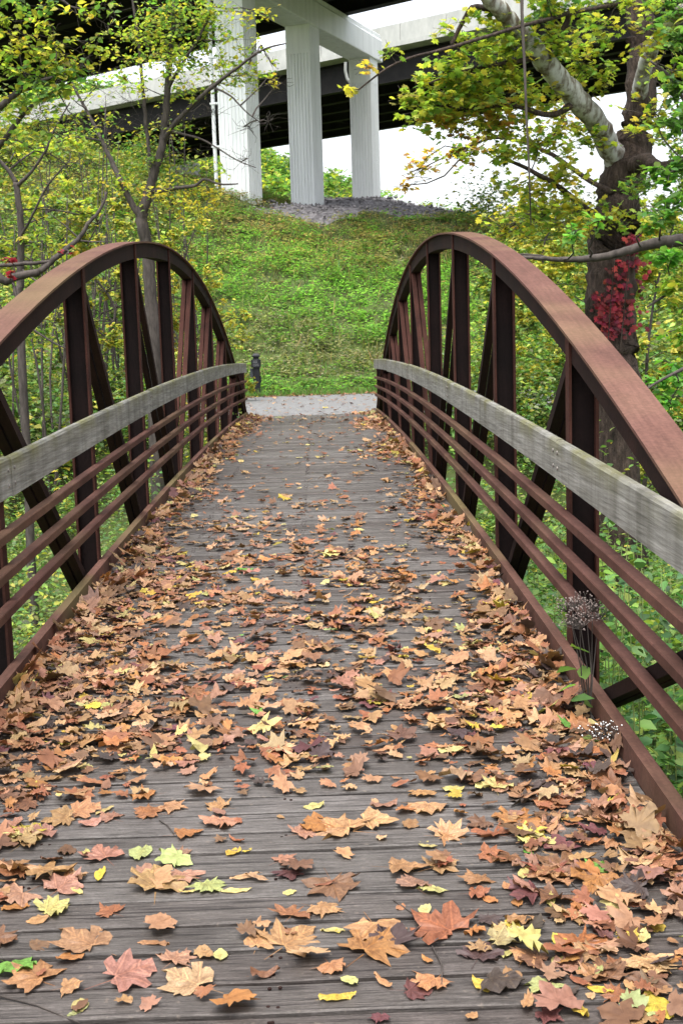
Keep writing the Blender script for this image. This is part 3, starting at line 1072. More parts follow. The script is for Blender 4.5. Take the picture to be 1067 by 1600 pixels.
for u, v, r, n, pal, Y in [
        (668, 155, 36, 150, YG, 12.9), (700, 110, 34, 130, YG, 12.8), (735, 145, 44, 190, YG, 13.0), (660, 185, 26, 60, YG, 12.9), (705, 190, 36, 130, YG + ORG, 13.1),
        (780, 120, 46, 190, YG, 13.0), (770, 190, 42, 170, YG + ORG, 13.2), (820, 160, 46, 170, YG + YEL, 13.4), (840, 220, 40, 120, YG, 13.6), (790, 245, 34, 90, YG, 13.2),
        (745, 235, 30, 60, YG + ORG, 15), (700, 250, 26, 34, YG + ORG, 15), (655, 262, 24, 24, ORG + YEL, 15), (630, 290, 14, 10, ORG, 15), (640, 270, 12, 8, ORG + YEL, 15),
        (880, 270, 42, 110, YG + YEL, 13.7), (840, 300, 36, 60, YG + YEL, 13.7), (800, 290, 24, 22, YG, 13.5), (870, 60, 46, 160, YG, 13.1), (910, 100, 44, 140, YG, 13.6),
        (860, 10, 44, 130, GRN + YG, 13.0), (930, 40, 40, 100, YG, 13.8), (910, 220, 34, 80, YG, 13.9), (800, 70, 40, 110, YG, 12.9), (740, 70, 34, 70, YG, 12.7), (760, 30, 30, 40, YG, 12.6),
        (690, 40, 20, 16, YG, 12.6), (1020, 180, 42, 120, YG + YEL, 13.2), (1050, 110, 40, 110, YG, 13.0), (1020, 60, 36, 80, YG + YEL, 13.4), (1050, 20, 34, 80, GRN, 13.0),
        (960, 350, 34, 70, YG, 13.6), (900, 345, 44, 120, YG + YEL, 13.6), (840, 345, 46, 120, YG, 13.8), (790, 360, 36, 80, YG + YEL, 14.4), (1000, 300, 40, 90, GRN + YG, 13.4),
        (1010, 10, 40, 70, YG, 13.2), (950, -20, 50, 90, YG, 13.4), (850, -50, 60, 130, YG, 12.6), (880, 180, 40, 120, YG + ORG, 14.6), (950, 130, 26, 40, YG + YEL, 13.7),
        (540, 140, 16, 7, YEL, 11.5), (575, 105, 20, 10, YEL + ORG, 11.6), (610, 80, 18, 7, YG, 11.6)]:
    sy.spray(at(u, v, Y), r * Y / F * 1.68, int(n * (1.9 if u < 930 else 1.3)), pal, max(10, n // 4), flat=.6)
# the creeper on its trunk, each leaf hugging the bark
cr = []
for (u0, v0, u1, v1, w, n) in [(980, 405, 972, 515, 22, 105), (958, 440, 945, 520, 12, 60), (986, 360, 992, 425, 8, 26), (940, 455, 940, 525, 9, 44), (962, 465, 955, 528, 14, 50), (972, 350, 985, 400, 10, 16)]:
    f_ = rng.uniform(0, 1, n)
    uu = u0 + (u1 - u0) * f_ + rng.normal(0, w * .8, n); vv = v0 + (v1 - v0) * f_
    Pp = np.array([at(a, b_, YS - .30 * math.sqrt(max(0.05, 1 - ((a - 957) / 46) ** 2)) - .02) for a, b_ in zip(uu, vv)])
    cr.append(leafcloud('lobed', Pp, rng.uniform(.035, .08, n), jitter_cols(RED, n, .35), .1, .8, normal=np.tile(np.array([0, -1.0, .5]), (n, 1))))
sy.done()
crv = tag(empty('creeper_vine', tuple(at(958, 540, YS - .35))), 'crimson virginia creeper climbing the sycamore trunk', 'vine')
leaf_object('foliage', cr, FOLIAGE, crv)
cst = MB()
for u0, u1 in ((965, 985), (945, 962)):
    cst.tube([at(u0, 620, YS - .36), at(u0 + 4, 540, YS - .34), at(u1 - 6, 440, YS - .34), at(u1, 380, YS - .32)], [.008, .007, .005, .003], 5)
cst.build('stem', BARK, crv, smooth=True)

# --- hanging vine
hv = tag(empty('hanging_vine', tuple(at(818, -150, 10.5))), 'thin bare vine hanging straight down before the sycamore leaves', 'vine')
m = MB()
m.tube([at(u, v, 10.5 + dy) for u, v, dy in ((812, -160, .3), (814, -60, .1), (815, 20, 0), (819, 100, .02), (822, 180, 0), (826, 260, -.02), (829, 352, 0))], [.016, .015, .014, .012, .010, .008, .005], 6)
m.build('stem', BARK_THIN, hv, smooth=True)

# --- leaning tree out at the right whose bare branch crosses the sycamore
YL = 11.0
b0 = at(1190, 640, YL)
lt = Tree('broadleaf_tree', 'green broadleaf sapling at the right edge with long mossy branch reaching left', 'tree', gnd(b0[0], b0[1]), leaf='oval', size=.085)
lt.limb3([gnd(b0[0], b0[1], -.3), at(1180, 560, YL), at(1150, 460, YL), at(1125, 360, YL), at(1110, 240, YL), at(1105, 120, YL), at(1095, -20, YL)], [.10, .09, .075, .06, .05, .04, .02], 9)
lt.limb([(1125, 372, YL, 22), (1060, 375, YL, 20), (1010, 383, YL, 16), (968, 395, YL, 13), (920, 404, YL, 11), (870, 405, YL, 8), (820, 402, YL, 6), (760, 395, YL, 4)], 7)
lt.limb([(870, 405, YL, 4), (830, 398, YL + .1, 4), (790, 398, YL + .1, 3), (735, 400, YL + .1, 3)], 5)
lt.limb([(1130, 420, YL, 10), (1090, 440, YL - .2, 8), (1050, 455, YL - .4, 5), (1010, 480, YL - .4, 3)], 6)
lt.limb([(1170, 560, YL, 10), (1110, 560, YL - .4, 8), (1040, 590, YL - .8, 5), (960, 640, YL - .9, 3)], 6)
lt.limb([(1112, 250, YL, 12), (1080, 180, YL - .2, 8), (1045, 120, YL - .3, 5), (1015, 95, YL - .3, 3)], 6)
for u, v, r, n, pal in [(1050, 330, 34, 60, GRN + BRT), (1045, 270, 34, 60, GRN + BRT), (1040, 400, 26, 40, BRT), (1060, 200, 34, 60, GRN), (1030, 345, 24, 30, BRT + YG), (1060, 130, 30, 50, GRN),
                        (1050, 590, 30, 50, BRT), (1040, 640, 26, 40, BRT), (1060, 520, 30, 50, YG + BRT), (1050, 450, 30, 50, YG), (1065, 700, 30, 50, GRN), (900, 360, 18, 14, BRT), (935, 345, 14, 8, BRT), (1060, 60, 30, 40, GRN)]:
    lt.spray(at(u, v, YL - .5), r * YL / F * 1.3, int(n * 2.4), pal, max(8, n // 5))
lt.done()

# --- forked slender tree left
YT = 21.0
b0 = at(238, 640, YT)
ft = Tree('forked_tree', 'slender forked tree behind the left truss with sparse yellow green leaves', 'tree', gnd(b0[0], b0[1]), leaf='oval', size=.082)
ft.limb3([gnd(b0[0], b0[1], -.3)] + [at(u, v, YT) for u, v in ((240, 540), (236, 470), (234, 420), (229, 378), (222, 345), (228, 312), (237, 285), (247, 255), (254, 225), (259, 185), (262, 140), (266, 90), (272, 30), (275, -60), (270, -150))],
         [w * YT / F / 2 for w in (26, 22, 20, 19, 18, 19, 16, 14, 13, 12, 11, 10, 8, 7, 5, 3)], 10, dense=4)
ft.limb([(223, 345, YT, 12), (205, 315, YT, 10), (190, 285, YT, 9), (176, 255, YT + .2, 8), (160, 220, YT + .4, 6), (145, 190, YT + .5, 5), (118, 140, YT + .6, 4), (90, 80, YT + .6, 2)], 7)
ft.limb([(255, 222, YT, 9), (272, 195, YT - .2, 8), (300, 165, YT - .4, 7), (332, 136, YT - .6, 6), (372, 105, YT - .8, 4.5), (410, 78, YT - .9, 3.5), (447, 68, YT - 1, 2)], 7)
ft.limb([(240, 292, YT, 7), (234, 240, YT + .2, 6), (228, 190, YT + .3, 6), (223, 130, YT + .3, 5), (216, 60, YT + .3, 4), (205, -20, YT + .3, 3)], 7)
ft.limb([(238, 300, YT, 8), (275, 294, YT - .3, 6), (305, 290, YT - .5, 5), (320, 280, YT - .6, 4), (345, 288, YT - .7, 3), (372, 287, YT - .8, 2)], 6)
ft.limb([(258, 200, YT, 5), (280, 208, YT - .3, 4), (320, 220, YT - .4, 3), (370, 250, YT - .5, 2), (400, 262, YT - .5, 1.4)], 5)
ft.limb([(332, 136, YT - .6, 4), (360, 150, YT - .7, 3), (385, 175, YT - .7, 2), (405, 190, YT - .7, 1.4)], 5)
ft.limb([(262, 140, YT, 6), (285, 100, YT - .2, 5), (310, 60, YT - .3, 4), (335, 10, YT - .3, 3)], 6)
ft.limb([(160, 220, YT + .4, 4), (120, 215, YT + .4, 3), (80, 225, YT + .4, 2)], 5)
for u, v, r, n, pal in [(270, 20, 46, 240, YG + GRN), (310, 45, 44, 220, YG + GRN), (235, 55, 44, 190, YG), (255, 95, 40, 160, YG), (295, 90, 36, 140, YG + GRN), (205, 60, 30, 60, YG), (200, 90, 26, 40, YG), (330, 20, 36, 110, YG),
                        (375, 115, 28, 70, YG), (350, 95, 26, 50, YG), (395, 75, 24, 34, YG), (400, 125, 24, 40, YG), (345, 130, 30, 60, YG), (370, 60, 20, 16, YG), (300, 140, 26, 34, YG), (265, 150, 30, 50, YG),
                        (220, 140, 30, 44, YG), (190, 120, 30, 40, YG), (390, 20, 30, 30, YEL + YG), (420, 25, 18, 18, YEL), (285, 200, 24, 20, YG), (240, 255, 22, 30, YG + GRN), (220, 240, 18, 20, GRN),
                        (290, 275, 30, 44, YG), (330, 265, 24, 24, YG), (250, 300, 34, 60, YEL), (300, 300, 30, 46, YEL), (195, 300, 34, 60, YEL + YG), (335, 305, 28, 40, YEL), (270, 320, 34, 60, YEL + YG), (310, 330, 28, 40, YEL),
                        (160, 190, 30, 26, YG), (110, 150, 34, 40, YG), (430, 128, 12, 9, YEL), (425, 100, 10, 6, YG)]:
    ft.spray(at(u, v, YT - .3 + rng.normal(0, .3)), r * YT / F * 1.55, int(n * 1.75), pal, max(10, n // 4), flat=.65)
for u, v, r in [(300, 250, 50), (390, 200, 40), (340, 180, 50), (180, 200, 60), (150, 120, 60), (380, 250, 40), (260, 240, 50), (440, 130, 30), (200, 160, 50), (100, 200, 70), (60, 150, 70), (140, 250, 70), (230, 200, 60), (290, 130, 60), (420, 190, 36)]:
    ft.spray(at(u, v, YT), r * YT / F, 0, YG, 16)
ft.done()

# --- left edge trees
YA = 12.5
b0 = at(-40, 560, YA)
le = Tree('leafy_tree', 'leafy tree at the left edge with drooping green and yellow leaves', 'tree', gnd(b0[0], b0[1]), leaf='oval', size=.075)
le.limb3([gnd(b0[0], b0[1], -.3), at(-45, 420, YA), at(-30, 280, YA), at(-20, 140, YA), at(-10, -20, YA), at(0, -160, YA)], [.13, .11, .09, .075, .06, .03], 9)
le.limb([(-20, 190, YA, 14), (20, 150, YA - .2, 10), (55, 130, YA - .3, 7), (85, 120, YA - .4, 4)], 6)
le.limb([(-12, 20, YA, 12), (30, -20, YA - .2, 9), (80, -10, YA - .3, 6), (110, 10, YA - .3, 3)], 6)
le.limb([(-28, 260, YA, 12), (10, 215, YA - .2, 9), (50, 165, YA - .2, 6), (110, 130, YA - .2, 4)], 6)
for u, v, r, n, pal in [(30, 65, 32, 60, YG + YEL), (60, 90, 34, 70, YG), (90, 110, 28, 50, YG + GRN), (40, 130, 36, 70, GRN + YG), (15, 100, 30, 50, YG), (70, 150, 28, 40, GRN), (60, 15, 26, 22, GRN + YG), (30, 175, 30, 46, YG), (90, 140, 22, 28, YG),
                        (125, 30, 26, 24, YG + YEL), (150, 75, 30, 30, YG), (120, 115, 34, 50, GRN + YG), (85, 60, 30, 40, YG), (20, 5, 34, 50, GRN + YG), (165, 15, 26, 22, GRN + YG), (10, 30, 26, 30, YG), (105, 85, 20, 20, YEL), (15, 220, 34, 44, YG), (65, 200, 30, 34, YG)]:
    le.spray(at(u, v, YA - .3), r * YA / F * 1.5, int(n * 1.6), pal, max(10, n // 4), flat=.7)
for u, v, r in [(80, 60, 60), (140, 90, 60), (60, 190, 60), (130, 190, 50), (40, 260, 60), (110, 260, 50), (170, 40, 50)]:
    le.spray(at(u, v, YA - .2), r * YA / F, 0, YG, 10)
le.done()

YB = 17.0
b0 = at(32, 640, YB)
tb = Tree('thin_tree', 'thin grey forked trunk at far left with a fringe of small leaves', 'tree', gnd(b0[0], b0[1]), leaf='oval', size=.08)
tb.limb3([gnd(b0[0], b0[1], -.3)] + [at(u, v, YB) for u, v in ((33, 520), (32, 440), (34, 370), (30, 320), (26, 285))], [w * YB / F / 2 for w in (15, 13, 12, 11, 10, 9)], 8)
tb.limb([(26, 285, YB, 8), (10, 262, YB, 6), (-10, 240, YB, 4)], 6)
tb.limb([(28, 290, YB, 7), (50, 268, YB - .1, 5), (72, 235, YB - .2, 4), (84, 205, YB - .2, 3), (110, 160, YB - .2, 2)], 6)
tb.limb([(33, 370, YB, 5), (52, 335, YB - .2, 4), (75, 290, YB - .3, 3), (110, 250, YB - .4, 2)], 5)
tb.limb([(33, 420, YB, 4), (60, 440, YB - .2, 3), (95, 452, YB - .4, 2)], 5)
for u, v, r, n in [(30, 250, 40, 60), (75, 230, 40, 60), (110, 215, 34, 50), (50, 320, 44, 70), (100, 300, 40, 60), (20, 380, 40, 60), (75, 380, 44, 70), (130, 330, 40, 60), (50, 440, 40, 60), (100, 460, 40, 60), (20, 480, 40, 60), (60, 520, 40, 60), (70, 340, 40, 50)]:
    tb.spray(at(u, v, YB + rng.uniform(-.5, 1.0)), r * YB / F, int(n * 1.6), YG if v < 420 else YG + GRN)
for u, v, r in [(60, 280, 60), (110, 240, 60), (30, 330, 50), (90, 330, 60), (140, 260, 50)]:
    tb.spray(at(u, v, YB - .2), r * YB / F, 0, YG, 10)
tb.done()

YK = 10.5
b0 = at(-30, 620, YK)
kb = Tree('bare_sapling', 'dark bare sapling leaning over the left truss with few red leaves', 'sapling', gnd(b0[0], b0[1]), leaf='lobed', size=.05)
kb.limb3([gnd(b0[0], b0[1], -.2), at(-28, 500, YK), at(10, 440, YK), at(62, 425, YK)], [.045, .04, .035, .028], 7)
kb.limb([(62, 425, YK, 10), (85, 405, YK, 9), (112, 383, YK, 8), (126, 370, YK, 7), (138, 350, YK, 6), (158, 326, YK, 5), (167, 300, YK, 3)], 7)
kb.limb([(0, 415, YK, 6), (40, 412, YK, 6), (80, 408, YK, 5), (100, 395, YK, 4)], 6)
kb.limb([(126, 376, YK, 3), (150, 378, YK, 2.4), (175, 377, YK, 1.6)], 5)
kb.limb([(126, 374, YK, 3), (105, 355, YK, 2.4), (80, 335, YK, 1.6)], 5)
kb.limb([(20, 440, YK, 5), (40, 500, YK - .2, 4), (75, 530, YK - .2, 3), (105, 545, YK - .2, 2)], 5)
kb.spray(at(12, 408, YK - .2), 14 * YK / F, 10, RED, 4)
kb.spray(at(18, 425, YK - .2), 9 * YK / F, 9, RED, 3)
kb.spray(at(95, 398, YK - .2), 12 * YK / F, 4, RED, 3)
kb.spray(at(115, 388, YK - .2), 9 * YK / F, 3, RED + ORG, 3)
kb.done()


# --- leafless tangled shrubs in the woods at left
for k, (u, vb, Y, lab) in enumerate([(60, 420, 22, 'bare tangled shrub behind the thin forked trunk at far left'), (120, 400, 25, 'bare grey shrub between thin trunk and forked tree'), (180, 400, 27, 'bare shrub just left of the forked tree'),
                                     (20, 330, 27, 'high bare shrub on the slope at the left margin'), (140, 300, 32, 'bare twiggy shrub high on the slope under the far viaduct'), (290, 330, 34, 'low bare shrub right of the forked tree on the slope')]):
    b_ = at(u, vb + 60, Y)
    t = Tree('bare_shrub', lab, 'shrub', gnd(b_[0], b_[1]), 'bare shrubs in the woods at left', 'diamond', .08)
    t.fol = FOLIAGE_WOOD
    top = at(u, vb - 120, Y)
    for q in range(6):
        a_ = rng.uniform(0, 6.28); L_ = rng.uniform(.5, 1.3)
        g_ = gnd(b_[0] + rng.normal(0, .15), b_[1] + rng.normal(0, .15), -.1)
        e_ = np.array([b_[0] + math.cos(a_) * L_, b_[1] + math.sin(a_) * L_, top[2] + rng.uniform(-.8, .4)])
        m_ = (g_ + e_) / 2 + rng.normal(0, .15, 3)
        t.limb3([g_, m_, e_], [.028, .02, .007], 5, dense=4, jit=0)
        t.spray(e_, .6, 14, YG + OLIVE, 16)
        t.spray(m_ + rng.normal(0, .3, 3), .6, 10, YG + OLIVE, 16)
    t.done()


# --- generic woodland trees behind the trusses
def wood_tree(name, u, Y, vtop, label, group, pal, wpx=10, spread=70, n=26, nl=70, size=.12, vbase=620, leaf='oval'):
    b_ = at(u, vbase, Y)
    t = Tree(name, label, 'tree', gnd(b_[0], b_[1]), group, leaf, size)
    t.fol = FOLIAGE_WOOD
    x, y = b_[0], b_[1]
    zt = at(u, vtop, Y)[2]
    z0 = float(T(x, y)) - .3
    Pp = [np.array([x + rng.normal(0, .12) * f_ * 2, y + rng.normal(0, .1), z0 + (zt - z0) * f_]) for f_ in np.linspace(0, 1, 6)]
    r = wpx * Y / F / 2
    t.limb3(Pp, r * np.linspace(1.1, .2, 6), 7, dense=3)
    S = spread * Y / F
    for i in range(n):
        f_ = rng.uniform(.12, 1.02)
        a_ = rng.uniform(0, 6.28)
        rr = S * rng.uniform(.25, 1.0) * (1 - .55 * max(0, f_ - .45))
        c_ = np.array([x + math.cos(a_) * rr, y + math.sin(a_) * rr, z0 + (zt - z0) * f_])
        t.spray(c_, rng.uniform(.3, .62) * S * .62, nl, pal, 6)
    return t.done()


for u, Y, vt, lab, pal, w in [
        (120, 27, 330, 'yellow green young tree behind the left arch', YG + GRN + OLIVE, 9), (170, 24, 330, 'yellow leaved young tree between forked tree and thin trunk', YEL + YG + OLIVE, 8),
        (60, 30, 310, 'green young tree deep in the woods at left', GRN + YG, 10), (-30, 24, 300, 'green and yellow tree at the left margin of deep in the woods at left', GRN + YG + OLIVE, 10),
        (300, 31, 345, 'low yellow shrub tree at the foot of the hillside left of the columns', YEL + YG, 6)]:
    wood_tree('young_tree', u, Y, vt, lab, 'young trees in the woods at left', pal, w, 95, 40, 150, .10)
for u, Y, vt, lab, pal, w, sp in [
        (870, 24, 330, 'yellow green tree right of the hillside behind the right arch', YG + YEL, 9, 85), (800, 29, 372, 'low green tree at the hill foot behind the right arch', GRN + YG, 8, 80),
        (1010, 20, 320, 'yellow leaved tree behind the sycamore trunk', YEL + YG, 9, 95), (1090, 24, 200, 'green tree at the right margin of the woods', GRN + YG, 10, 110),
        (930, 30, 330, 'green tree far behind the sycamore', GRN + YG, 9, 95)]:
    wood_tree('young_tree', u, Y, vt, lab, 'young trees in the woods at right', pal, w, sp, 40, 150, .10)


# ------------------------------------------------------------------ ground vegetation (uncountable)
def clumps(cx, cy, cr, ch, n_per, pal_i, pals, leaf, size, dz=0.0, upb=.55, var=.22):
    """mounds of leaves on the terrain; arrays cx, cy, cr, ch"""
    parts = []
    base = T(cx, cy)
    for k, pal in enumerate(pals):
        ii = np.where(pal_i == k)[0]
        if not len(ii):
            continue
        idx = np.repeat(ii, n_per)
        n = len(idx)
        a = rng.uniform(0, 6.28, n); q = np.sqrt(rng.uniform(0, 1, n))
        hz = np.sqrt(np.clip(1 - q * q, 0, 1)) * rng.uniform(.45, 1.05, n)
        Pp = np.stack([cx[idx] + np.cos(a) * q * cr[idx], cy[idx] + np.sin(a) * q * cr[idx], base[idx] + dz + hz * ch[idx]], 1)
        tone = rng.normal(0, .16, len(cx))[idx]
        c_ = np.clip(jitter_cols(pal, n, var) * (1 + tone[:, None]), .004, .6)
        parts.append(leafcloud(leaf, Pp, size * rng.uniform(.5, 1.4, n), c_, upb, .2))
    return parts


def in_gravel(x, y):
    return gravel_edge(x, y) > .15


# hillside
n = 6000
cx = rng.uniform(-14, 14, n); cy = 34.4 + 25 * rng.uniform(0, 1, n) ** 1.05
k = ~in_gravel(cx, cy)
cx, cy = cx[k], cy[k]; n = len(cx)
p1, p2 = wav(cx, cy, .38, 12), wav(cx, cy, .75, 16)
toe = sstep(34.2, 38, cy); crest = sstep(44, 51, cy)
pi = np.where(p1 + .5 * p2 > .12, 0, np.where(p1 + .35 * p2 < -.42, 2, 1))
pi = np.where((rng.uniform(0, 1, n) < .75 * sstep(40, 48, cy)), 3, pi)
pi = np.where((rng.uniform(0, 1, n) < .18), 1, pi)
cr_ = np.where(rng.uniform(0, 1, n) < .15, rng.uniform(.7, 1.2, n), rng.uniform(.25, .7, n)); ch_ = rng.uniform(.18, .66, n) * (.35 + .65 * toe) * (1 - .45 * crest)
hill_parts = clumps(cx, cy, cr_, ch_, 42, pi, [HILLG, HILLG[:3] + GRN + OLIVE[:1], GREY + OLIVE, STRAW + OLIVE + RUSTY[:1]], 'diamond', .115, upb=.78, var=.15)
tag(leaf_object('hillside_weeds', hill_parts), 'tangled green and greyish weeds covering the slope below the columns', kind='stuff')
n = 52000
cx = rng.uniform(-13, 13, n); cy = rng.uniform(33.3, 60, n)
g1 = wav(cx, cy, .5, 20)
crest = sstep(43, 50, cy); toe = 1 - sstep(35.2, 37.5, cy)
keep = (rng.uniform(0, 1, n) < (.22 + .30 * crest + .9 * toe + .30 * (g1 > .2))) & ~in_gravel(cx, cy)
cx, cy, crest, toe = cx[keep], cy[keep], crest[keep], toe[keep]
n = len(cx)
gc_ = jitter_cols(GRN + OLIVE, n)
sc = jitter_cols(STRAW, n)
bc = jitter_cols(BRT, n)
w_ = (rng.uniform(0, 1, n) < (.40 + .4 * crest) * (1 - toe))[:, None]
gc_ = np.where(w_, sc, np.where((toe[:, None] > .4) & (rng.uniform(0, 1, (n, 1)) < .6), bc, gc_))
hgt = rng.uniform(.25, .85, n) * (1 - .62 * toe) * (.72 - .30 * crest)
Pp = np.stack([cx, cy, T(cx, cy)], 1)
tag(leaf_object('hillside_grass', [blades(Pp, hgt * 1.0, gc_, .28)]), 'tall grass and straw stems on the slope', kind='stuff')

n = 5000
cx = rng.uniform(-9, 9, n); cy = 33.25 + np.abs(rng.normal(0, .22, n)) - .12 * np.sin(cx * 2.1)
tag(leaf_object('verge_grass', [blades(np.stack([cx, cy, T(cx, cy)], 1), rng.uniform(.06, .26, n), jitter_cols(BRT + OLIVE, n), .4)]), 'short grass ragged along the far trail edge', kind='stuff')

# distant wooded ridge and shrubs behind the columns
n = 1100
cx = rng.uniform(-30, 55, n); cy = rng.uniform(100, 140, n)
pi = rng.integers(0, 3, n)
tag(leaf_object('distant_woods', clumps(cx, cy, rng.uniform(1.2, 3.0, n), rng.uniform(1.0, 3.4, n), 150, pi, [GRN, GRN + YG, OLIVE + GRN], 'diamond', .5)), 'far green wooded ridge beyond the viaduct columns', kind='stuff')
n = 420
cx = rng.uniform(-20, 20, n); cy = rng.uniform(68, 88, n)
tag(leaf_object('crest_shrubs', clumps(cx, cy, rng.uniform(.5, 1.3, n), rng.uniform(.3, 1.0, n), 70, rng.integers(0, 2, n), [GRN + OLIVE, YG + OLIVE], 'diamond', .24)), 'low scrub on the crest behind the gravel', kind='stuff')


# woods undergrowth
def undergrowth(name, label, x0, x1, y0, y1, n, per, r0, r1, h0, h1, pals, leaf, size, avoid=1.55, upb=.5):
    cx = rng.uniform(x0, x1, n); cy = rng.uniform(y0, y1, n)
    k = np.abs(cx) > avoid
    cx, cy = cx[k], cy[k]
    pi = np.clip(((wav(cx, cy, .8, 24) * .5 + .5) * len(pals) + rng.normal(0, .5, len(cx))).astype(int), 0, len(pals) - 1)
    parts = clumps(cx, cy, rng.uniform(r0, r1, len(cx)), rng.uniform(h0, h1, len(cx)), per, pi, pals, leaf, size, upb=upb)
    # stems
    tag(leaf_object(name, parts, FOLIAGE_WOOD), label, kind='stuff')


undergrowth('undergrowth', 'small leaved shrubs and weeds in the gully below the left truss', -9, -1.75, 2.5, 24, 620, 130, .35, .9, .6, 1.9, [YG + GRN + OLIVE, GRN, OLIVE + YG, OLIVE + GRN], 'oval', .075)
undergrowth('undergrowth', 'fresh green weeds in the gully below the right truss', 1.75, 9, 6.5, 24, 640, 150, .35, .9, .6, 2.0, [YG + GRN + OLIVE, GRN, GRN + OLIVE, GRN], 'oval', .085)
undergrowth('woods_undergrowth', 'mixed shrubs in the woods left of the trail', -22, -5, 20, 52, 560, 130, .6, 1.6, .8, 2.6, [YG + OLIVE, GRN + YG, YEL + YG + OLIVE, GRN + OLIVE], 'diamond', .17, 0)
undergrowth('woods_undergrowth', 'mixed shrubs in the woods right of the trail', 6.2, 26, 20, 56, 620, 130, .6, 1.6, .8, 2.6, [YG + OLIVE, GRN + YG, YEL + YG + OLIVE, GRN + OLIVE], 'diamond', .17, 0)

undergrowth('trailside_shrubs', 'bushy shrubs at the trail end of the left truss', -9, -1.9, 22.6, 25.0, 90, 150, .35, .8, 1.0, 2.2, [YG + OLIVE, GRN, OLIVE + GRN], 'diamond', .11)
undergrowth('trailside_shrubs', 'bushy shrubs at the trail end of the right truss', 1.9, 9, 22.6, 25.0, 90, 150, .35, .8, 1.0, 2.2, [YG + OLIVE, GRN, OLIVE + GRN], 'diamond', .11)

undergrowth('tall_shrubs', 'tall dark green shrubs outside the right truss below the sycamore', 2.6, 7, 8.5, 15, 100, 190, .4, .9, 1.9, 3.3, [GRN, GRN + OLIVE, YG + OLIVE, GRN], 'oval', .075)

# broad leaved plants right beside the near right rail
parts = []
n = 330
cx = rng.uniform(1.62, 4.6, n); cy = rng.uniform(3.0, 10, n)
base = T(cx, cy)
stems = MB()
for x, y, z in zip(cx, cy, base):
    h = max(.4, rng.uniform(-.35, .32) - z) if y < 7 else max(.4, rng.uniform(-.9, .1) - z)
    tip = np.array([x + rng.normal(0, .14), y + rng.normal(0, .14), z + h])
    b_ = np.array([x, y, z - .05]); mid = (b_ + tip) / 2 + rng.normal(0, .05, 3)
    stems.tube([b_, mid, tip], [.0045, .004, .002], 4)
    k = int(rng.integers(34, 60))
    q = rng.uniform(.25, 1.0, k)[:, None]
    Pp = (1 - q) ** 2 * b_ + 2 * q * (1 - q) * mid + q * q * tip + rng.normal(0, .05, (k, 3)) * np.array([1, 1, .4])
    Pp[:, 0] = np.maximum(Pp[:, 0], 1.52)
    parts.append(leafcloud('oval', Pp, rng.uniform(.04, .115, k), jitter_cols([(.06, .15, .045), (.09, .20, .05), (.05, .12, .04), (.13, .24, .05), (.18, .27, .05)], k), .5, .35))
V_ = leaf_object('broadleaf_weeds', parts, FOLIAGE_WOOD)
tag(V_, 'bright green broad leaved weeds crowding the right side of the bridge', kind='stuff')
stems_o = stems.build('stems', m_simple('green_stem', [(0.3, (.08, .12, .03)), (.7, (.14, .18, .05))], 10, .7, 0, 0), V_, smooth=True)
stems_o.location = (0, 0, 0)
n = 2600
cx = rng.uniform(1.6, 3.2, n); cy = rng.uniform(3.2, 6.5, n)
tag(leaf_object('tall_grass', [blades(np.stack([cx, cy, T(cx, cy)], 1), rng.uniform(.5, 1.05, n), jitter_cols(BRT + OLIVE + STRAW[:1], n), .22)]), 'long grass among the weeds beside the right kerb', kind='stuff')

# ------------------------------------------------------------------ weeds growing through the kerb
def weed(name, label, base, heads, leaves, m_head, nfl):
    w = tag(empty(name, tuple(base)), label, 'weed')
    st = MB(); pts = []
    for h in heads:
        h = np.array(h)
        st.tube([base, (np.array(base) * .6 + h * .4) + rng.normal(0, .012, 3), h], [.0028, .0024, .0014], 5)
        v_, f_ = [], []
        for i in range(nfl):
            p = h + rng.normal(0, .030, 3) * np.array([1, 1, .45]) + np.array([0, 0, rng.exponential(.008)])
            pts.append(p)
            st.tube([h - np.array([0, 0, .03]), p], [.0012, .0008], 3)
    st.build('stem', BARK_THIN, w)
    hb = MB()
    for p in pts:
        r = rng.uniform(.0018, .0042)
        hb.quadloft([[p + np.array([math.cos(t) * r * s_, math.sin(t) * r * s_, z * r]) for t in np.linspace(0, 6.28, 5, endpoint=False)] for s_, z in ((.4, -.8), (1, 0), (.4, .8))])
    hb.build('flower_head', m_head, w)['kind'] = 'stuff'
    if leaves:
        P_ = np.array([l[:3] for l in leaves]); S_ = np.array([l[3] for l in leaves])
        leaf_object('leaf_blades', [leafcloud('oval', P_, S_, jitter_cols(GRN, len(P_)), .5, .4)], FOLIAGE, w)['kind'] = 'stuff'


wy = 4.98
wb = np.array([1.20, wy, deck(wy) + .01])
weed('dried_weed', 'dried weed with fluffy grey seed heads leaning on the right kerb', wb,
     [at(u, v, Y) for u, v, Y in ((900, 940, 5.0), (915, 955, 4.95), (885, 945, 5.05), (925, 945, 5.0), (905, 972, 4.9), (890, 965, 5.0), (935, 960, 5.1))],
     [(*at(u, v, 4.92), s_) for u, v, s_ in ((900, 1045, .10), (915, 1062, .09), (890, 1095, .10), (905, 1015, .07), (920, 1020, .08), (900, 1070, .08), (912, 1100, .07))], DRYFLOWER, 44)
wb = np.array([1.16, 4.62, deck(4.62) + .01])
weed('white_flower', 'small white flower cluster at the foot of the right kerb', wb, [at(u, v, 4.6) for u, v in ((928, 1140), (945, 1135), (955, 1146), (938, 1150))], [(*at(940, 1158, 4.6), .05), (*at(925, 1155, 4.6), .05)], WHITEFLOWER, 16)


